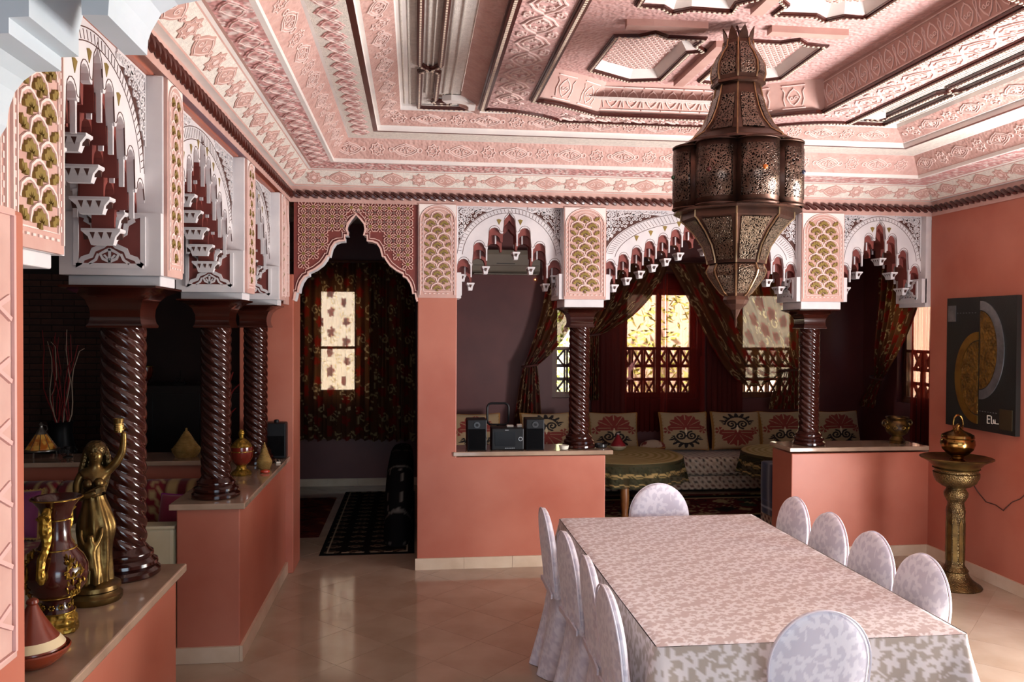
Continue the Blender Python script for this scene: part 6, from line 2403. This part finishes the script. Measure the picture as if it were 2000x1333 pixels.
# ================================================================== left room
# painted tagine on a silver stand
tg = empty('orange_tagine', (-2.45, 5.72, LEDGE), 'orange painted tagine with silver mounts on a small wire stand', 'tagine')
SLV = M('tarnished_silver', '#8f8d88', .3, metal=.9, col2='#6b6964', nscale=20)
ORG = M('orange_glaze', '#b9651f', .35, col2='#d9a34a', nscale=24, ndetail=3, nlo=.45, nhi=.55)
MB().lathe([(.105, .035), (.112, .040), (.112, .046), (.095, .05)], 32).build('tray', [SLV], tg, smooth=True)
for q in range(3):
    a = q*2*PI/3+.4
    MB().tube([(.085*math.cos(a), .085*math.sin(a), .04), (.09*math.cos(a), .09*math.sin(a), 0)], .005, 6).build('leg', [SLV], tg)
MB().lathe([(.095, .048), (.092, .056), (.035, .145), (.03, .15)], 10).build('cone', [ORG], tg)
for q in range(10):
    a = 2*PI*q/10
    MB().tube([(.096*math.cos(a), .096*math.sin(a), .05), (.034*math.cos(a), .034*math.sin(a), .147)], .0022, 5).build('rib', [SLV], tg)
MB().lathe([(.034, .145), (.028, .16), (.014, .185), (.01, .2), (.014, .21), (.004, .225)], 20).build('silver_cap', [SLV], tg, smooth=True)
MB().tube([(.012, 0, .205), (.035, 0, .2), (.04, 0, .175), (.028, 0, .165)], .003, 6).build('ring_handle', [SLV], tg, smooth=True)
ih = empty('iron_holder', (-2.26, 5.66, LEDGE), 'small black wrought iron candle holder beside the orange tagine', 'candle holder')
IRON = M('wrought_iron', '#1a1716', .5, metal=.6, col2='#221d1b', nscale=20)
MB().lathe([(.03, 0), (.03, .005), (.008, .012), (.006, .05), (.02, .056), (.022, .07)], 18).build('stem', [IRON], ih, smooth=True)
for sx in (-1, 1):
    MB().tube([(x+sx*.03, 0, z+.04) for x, z in spiral2(0, 0, .03, .005, 0, sx*500, 26)], .003, 5).build('scroll', [IRON], ih, smooth=True)

# striped sofa against the half-wall
STRIPE = attr_mat('striped_brocade', rough=.75, sheen=.2)
def stripe_rgba(U, V, ph=0):
    p = (U/.30+ph) % 1
    c = np.zeros(U.shape+(4,), np.float32)
    c[...] = lc('#5c0f1c')
    c[(p < .16)] = lc('#b09a66'); c[(p > .16) & (p < .20)] = lc('#2b0a10')
    c[(p > .38) & (p < .50)] = lc('#a68f5c')
    s_ = (p > .58) & (p < .92)
    c[s_] = lc('#7d1024')
    orn = s_ & (np.sin((V)*70+np.sin((p-.75)*30)*2) > .3) & (np.abs(p-.75) < .13)
    c[orn] = lc('#b9a472')
    return c
sl = empty('striped_sofa', (-2.4, 5.1, 0), 'crimson and gold striped sofa along the half-wall', 'sofa')
og = (-2.4, 5.1, 0)
MB().box(-1.55, 1.13, -.42, .30, 0, .27).build('base', [CREAM], sl, bevel=.02)
soft_box('seat_cushion', -3.95, -1.28, 4.68, 5.25, .272, .40, .05, STRIPE, sl, stripe_rgba, origin=og)
for a, b in ((-3.9, -3.05), (-3.03, -2.16), (-2.14, -1.27)):
    soft_box('back_bolster', a, b, 5.20, 5.42, .402, .69, .09, STRIPE, sl, stripe_rgba, origin=og)
def plain_cushion(name, loc, w, h, col, trim, label, rx, rz):
    N = 40
    g = np.linspace(-1, 1, N)
    U, V = np.meshgrid(g, g, indexing='ij')
    bulge = .07*np.clip((1-U**2)*(1-V**2), 0, 1)**.38
    X = U*w/2*(1-.05*(1-V**2)*np.abs(U)**3); Z = (V*(1-.06*(1-U**2)*np.abs(V)**3)+1)*h/2
    r = empty(name, loc, label, 'cushion')
    mt = M('cushion_'+col[1:], col, .6, col2=col, nscale=5, sheen=.5, bump=.1, bscale=30)
    P = np.stack([X, -bulge, Z], -1); Q = np.stack([X, bulge, Z], -1)
    grid_obj('front', P, mt, r); grid_obj('back', Q, mt, r)
    b = [(X[i, 0], 0, Z[i, 0]) for i in range(N)]+[(X[-1, i], 0, Z[-1, i]) for i in range(1, N)]+[(X[i, -1], 0, Z[i, -1]) for i in range(N-2, -1, -1)]+[(X[0, i], 0, Z[0, i]) for i in range(N-2, 0, -1)]
    tm = M('trim_'+trim[1:], trim, .7, col2=trim, nscale=5)
    MB().tube(b, .007, 6, closed=True).build('piping', [tm], r, smooth=True)
    if name == 'purple_cushion':
        ft = MB()
        for p in b[::2]:
            ft.sphere((p[0]*1.03, p[1], (p[2]-h/2)*1.03+h/2), .008, 6, 4)
        o = ft.build('tassel_fringe', [tm], r, smooth=True); o['kind'] = 'stuff'
    r.rotation_euler = (math.radians(rx), 0, math.radians(rz))
    return r
plain_cushion('purple_cushion', (-2.33, 4.98, .415), .34, .28, '#7a2a62', '#a88a4a', 'satin purple cushion with gold tassel fringe on the striped sofa', -18, 6)
plain_cushion('crimson_cushion', (-1.40, 5.0, .415), .22, .24, '#8c1740', '#8a2b7a', 'crimson cushion with violet piping at the open end of the striped sofa', -16, -10)
pt = struct(MB().box(-1.66, -1.165, 4.15, 4.24, 0, .665).build('trim_6', CREAM, bevel=.02))
MB().box(-1.665, -1.162, 4.143, 4.247, .655, .672).build('cap_stone', [CREAM], pt, bevel=.006)

# brick wall of the chimney
BRK = M('dark_brick', '#4a2a20', .8, col2='#3a1f18', nscale=6, hue=.2, bump=.3, bscale=60)
ch_ = struct(MB().box(-4.0, -2.75, 8.38, 8.6, 0, 2.72).build('trim_7', M('dark_mortar', '#1e1513', .9)))
bmsh = MB().box(-.098, .098, -.012, .012, -.026, .026).mesh('brick', BRK)
for j in range(30):
    for i in range(7):
        x = -3.99+.10+i*.205+(j % 2)*.1
        if x > -2.84:
            continue
        o = bpy.data.objects.new('brick', bmsh)
        COL.objects.link(o); o.parent = ch_
        o.location = (x, 8.376, .32+j*.062)
cab = empty('dark_cabinet', (-2.45, 7.95, 0), 'long black cabinet along the wall of the dark side room', 'cabinet')
MB().box(-.30, .95, -.28, .28, .06, 1.08).build('body', [M('ebony', '#15100f', .35, col2='#1b1513', nscale=8)], cab)
MB().box(-.32, .97, -.30, .30, 1.08, 1.11).build('top', [MATS['ebony']], cab)
for k in range(3):
    d = MB().box(-.28+.41*k, .11+.41*k, -.297, -.28, .10, 1.04).build('door', [MATS['ebony']], cab)
    MB().sphere((.07+.41*k, -.305, .6), .014, 10, 8).build('knob', [BRASSD], d, smooth=True)
for x in (-.25, .9):
    MB().box(x-.04, x+.04, -.25, .25, 0, .06).build('foot', [MATS['ebony']], cab)
gv = empty('amber_goblet', (-2.46, 7.9, 1.11), 'amber glass goblet standing on the black cabinet', 'goblet')
AMB = M('amber_glass', '#6b2413', .1, col2='#54190d', nscale=3, coat=.5)
MB().lathe([(.03, 0), (.034, .005), (.012, .014), (.012, .03), (.03, .045), (.05, .08), (.056, .13), (.052, .165), (.046, .165), (.045, .1)], 28).build('bowl', [AMB], gv, smooth=True)
MB().tube([(.053*math.cos(t), .053*math.sin(t), .165) for t in np.linspace(0, 2*PI, 28)[:-1]], .003, 5, closed=True).build('rim', [GILT], gv, smooth=True)
fg = empty('iron_figurine', (-2.15, 7.85, 1.11), 'small black iron boat figurine on the cabinet', 'figurine')
MB().box(-.05, .05, -.02, .02, 0, .012).build('base', [IRON], fg)
MB().tube([(-.045, 0, .012), (-.03, 0, .06), (0, 0, .04), (.03, 0, .06), (.045, 0, .012)], .006, 6).build('hull', [IRON], fg, smooth=True)
MB().tube([(0, 0, .012), (0, 0, .13)], .004, 6).build('mast', [IRON], fg, smooth=True)
# floor vase with dried twigs
fv = empty('floor_vase', (-2.85, 7.0, 0), 'tall black floor vase holding red and pale dried twigs', 'vase')
MB().lathe([(.09, 0), (.11, .02), (.13, .3), (.12, .6), (.085, .78), (.09, .85), (.098, .87), (.088, .87), (.07, .78)], 32).build('body', [BLK], fv, smooth=True)
rr_ = random.Random(31)
cols_ = [M('red_twig', '#8a1218', .6), M('pale_twig', '#b49a86', .7), M('dark_twig', '#3a2018', .7)]
for k in range(16):
    a = rr_.uniform(0, 6.28); lean = rr_.uniform(.02, .16)
    pts = []
    for i in range(8):
        t = i/7
        pts.append((.03*math.cos(a)+lean*t*math.cos(a)+.018*math.sin(t*9+k), .03*math.sin(a)+lean*t*math.sin(a)+.015*math.cos(t*7+k), .70+t*rr_.uniform(.75, .92)))
    MB().tube(pts, [.006*(1-.6*i/7) for i in range(8)], 5).build('twig', [cols_[[0, 1, 0, 2][k % 4]]], fv, smooth=True)
cb2 = empty('coral_branch', (-1.30, 5.62, LEDGE), 'bright red coral-like branch in a small black pot on the half-wall ledge', 'branch')
MB().lathe([(.03, 0), (.04, .02), (.036, .06), (.028, .07), (.024, .06)], 20).build('pot', [BLK], cb2, smooth=True)
for pts in ([(0, 0, .05), (.01, 0, .2), (.04, 0, .32), (.10, .01, .44), (.16, .01, .50)], [(.03, 0, .28), (-.02, .01, .38), (-.03, .01, .46)], [(.08, .005, .41), (.08, 0, .5), (.10, 0, .56)], [(.01, 0, .18), (.06, -.01, .26), (.12, -.01, .32)]):
    MB().tube(pts, [.008*(1-.6*i/(len(pts)-1)) for i in range(len(pts))], 6).build('branch', [M('coral_red', '#a3171a', .45)], cb2, smooth=True)

# ================================================================== right corner
sd = empty('brass_pedestal', (3.46, 4.86, 0), 'tall engraved brass pedestal with a wide dish, by the right wall', 'pedestal')
ENG = M('engraved_brass', '#6f5a36', .36, metal=.85, col2='#473722', nscale=12, bump=.35, bscale=150, btype='voronoi')
MB().lathe([(.155, 0), (.160, .008), (.152, .018), (.125, .035), (.100, .055), (.084, .078), (.076, .100), (.080, .108), (.072, .118), (.060, .135)], 48).build('base', [ENG], sd, smooth=True)
MB().lathe([(.060, .132), (.055, .15), (.055, .47), (.058, .485), (.056, .50)], 10).build('shaft', [ENG], sd)
for k in range(10):
    a = 2*PI*(k+.5)/10
    ux, uy = math.cos(a), math.sin(a)
    r = .0535
    P = [(-.011, .17), (.011, .17), (.013, .40), (0, .455), (-.013, .40)]
    m = MB()
    m.prism(P, 0, .003, lambda s, z, d: ((r+d)*ux-s*uy, (r+d)*uy+s*ux, z))
    m.build('lancet_panel', [BRASS], sd)
MB().lathe([(.052, .495), (.056, .51), (.050, .525), (.048, .545), (.058, .56), (.070, .585), (.072, .605), (.060, .628), (.054, .64)], 40).build('knop', [ENG], sd, smooth=True)
MB().lathe([(.054, .638), (.085, .65), (.118, .675), (.134, .71), (.136, .735), (.128, .742), (.126, .755), (.140, .765)], 48).build('bowl', [ENG], sd, smooth=True)
MB().lathe([(.128, .752), (.136, .775), (.16, .80), (.190, .818), (.212, .826), (.216, .832), (.210, .836), (.180, .826), (.12, .812), (.02, .806)], 48, sq=lambda t: 1+.006*math.cos(24*t)).build('dish', [BRASS], sd, smooth=True)
pt_ = empty('brass_pot', (3.468, 4.86, .812), 'polished brass lidded pot with hoop handle standing in the pedestal dish', 'pot')
POL = M('polished_brass', '#8f6d3a', .18, metal=1, col2='#74552c', nscale=9)
MB().lathe([(.045, 0), (.047, .006), (.036, .016), (.036, .028), (.06, .042), (.092, .075), (.102, .105), (.100, .13), (.094, .142), (.098, .150), (.096, .158), (.088, .16)], 44).build('body', [POL], pt_, smooth=True)
MB().lathe([(.096, .158), (.094, .166), (.07, .180), (.04, .192), (.022, .204), (.012, .22), (.015, .23), (.006, .238)], 40).build('lid', [POL], pt_, smooth=True)
MB().tube([(.034*math.cos(t), 0, .232+.062*max(0, math.sin(t))-.02*(math.sin(t) < 0)) for t in np.linspace(0, PI, 18)], .006, 8).build('hoop_handle', [POL], pt_, smooth=True)
for sx in (-1, 1):
    MB().tube([(sx*.034, 0, .232), (sx*.030, 0, .205), (sx*.02, 0, .20)], .005, 6).build('handle_lug', [POL], pt_, smooth=True)

# ---- painting
pa = empty('wall_painting', (XR-.002, 4.995, .99), 'black abstract canvas with gold and silver half rings on the right wall', 'painting')
CV = M('canvas_black', '#0d100f', .45, col2='#141816', nscale=6, bump=.1, bscale=120)
fp = lambda a, z, d: (-.032-d, -a, z)      # a grows towards the camera side (right in view)
MB().box(-.032, 0, .006, .335, 0, .882).build('canvas', [CV], pa)
MB().box(-.032, 0, -.335, .004, 0, .882).build('canvas', [CV], pa)
GP = M('gold_leaf', '#8a672c', .4, metal=.7, col2='#5f451c', nscale=20, bump=.6, bscale=60, btype='voronoi')
GR = M('gold_ring', '#9a7434', .35, metal=.8, col2='#84602a', nscale=14)
SR = M('silver_ring', '#8d8f92', .35, metal=.8, col2='#74767a', nscale=14)
def half_ring(cz, rx, rz, w, sgn, mat, name, inner):
    N = 30
    a = [(sgn*(rx)*math.cos(t), cz+rz*math.sin(t)) for t in np.linspace(-PI/2, PI/2, N)]
    b = [(sgn*(rx-w)*math.cos(t), cz+(rz-w)*math.sin(t)) for t in np.linspace(-PI/2, PI/2, N)]
    sh = lambda P: [(x+sgn*.008, z) for x, z in P]
    MB().prism(sh(a)+sh(b)[::-1], -.001, .006, fp).build(name, [mat], pa)
    MB().prism(sh([(x*.97, cz+(z-cz)*.97) for x, z in b]), -.001, .004, fp).build(inner, [GP], pa)
half_ring(.345, .23, .305, .055, -1, GR, 'gold_half_ring', 'textured_field')
half_ring(.530, .225, .325, .06, 1, SR, 'silver_half_ring', 'textured_field')
MB().box(-.036, -.03, .24, .32, .72, .83).build('silver_patch', [SR], pa)
MB().box(-.036, -.03, -.31, -.20, .03, .16).build('gold_patch', [M('dim_gold', '#3a2f1c', .5, metal=.4)], pa)
for k in range(7):
    MB().box(-.034, -.03, .215-.03*k, .228-.03*k, .775, .780).build('dash', [SR], pa)
    MB().box(-.034, -.03, -.02-.025*k, -.009-.025*k, .125, .130).build('dash', [SR], pa)
m = MB()
INK = M('white_ink', '#d8d4c8', .6)
for P in ([(.085, .055), (.085, .105)], [(.085, .105), (.115, .105)], [(.085, .082), (.11, .084)], [(.085, .055), (.108, .057)], [(.122, .105), (.124, .058), (.136, .057)], [(.142, .085), (.145, .06), (.155, .06), (.158, .085), (.16, .06), (.19, .062)]):
    m.ribbon(P, .006, -.001, .002, fp)
o = m.build('signature', [INK], pa); o['kind'] = 'stuff'

# ---- wall cable
cpts = [(5.131, .66), (5.037, .574), (4.952, .52), (4.861, .519), (4.792, .499), (4.716, .57), (4.647, .604), (4.55, .69), (4.45, .74)]
o = MB().tube([(0, y-4.8, z-.5) for y, z in cpts], .0035, 6).build('wall_cable', [M('cable_brown', '#4a2a24', .5)], None, smooth=True)
o.location = (XR-.0038, 4.8, .5)
tag(o, 'thin brown cable drooping along the right wall behind the pedestal', 'cable')

# ---- gilded urn
ur = empty('gilded_urn', (3.60, YB+T/2+.01, .80), 'dark gilded two-handled urn on the ledge by the right wall', 'urn')
UG = M('urn_gilt', '#6d5226', .35, metal=.7, col2='#2c1d10', nscale=16, nlo=.4, nhi=.6)
MB().lathe([(.055, 0), (.058, .008), (.05, .016), (.054, .026), (.042, .04), (.036, .052), (.046, .062)], 36).build('foot', [UG], ur, smooth=True)
MB().lathe([(.046, .06), (.07, .078), (.082, .105), (.084, .135), (.074, .158), (.068, .170), (.074, .182), (.082, .192), (.080, .198), (.070, .196), (.06, .16)], 40).build('body', [UG], ur, smooth=True)
for sx in (-1, 1):
    MB().tube([(sx*(.080+.022+x), 0, .150+z) for x, z in spiral2(0, 0, .026, .006, 180, 180+sx*480 if sx < 0 else -200, 26)], .0085, 8).build('handle', [UG], ur, smooth=True)
for q in range(5):
    a = math.radians(-90+(q-2)*40)
    c0 = Vector((.084*math.cos(a), .084*math.sin(a), .118))
    tx = Vector((-math.sin(a), math.cos(a), 0))
    MB().tube([c0+tx*x+Vector((0, 0, z)) for x, z in spiral2(0, 0, .016, .003, 0, 430, 20)], .003, 5).build('scroll', [GILT], ur, smooth=True)

# ================================================================== plan units -> metres
for o in list(scene.objects):
    if o.parent is None and o.type not in {'CAMERA', 'LIGHT'}:
        o.location = o.location*SC
        o.scale = o.scale*SC
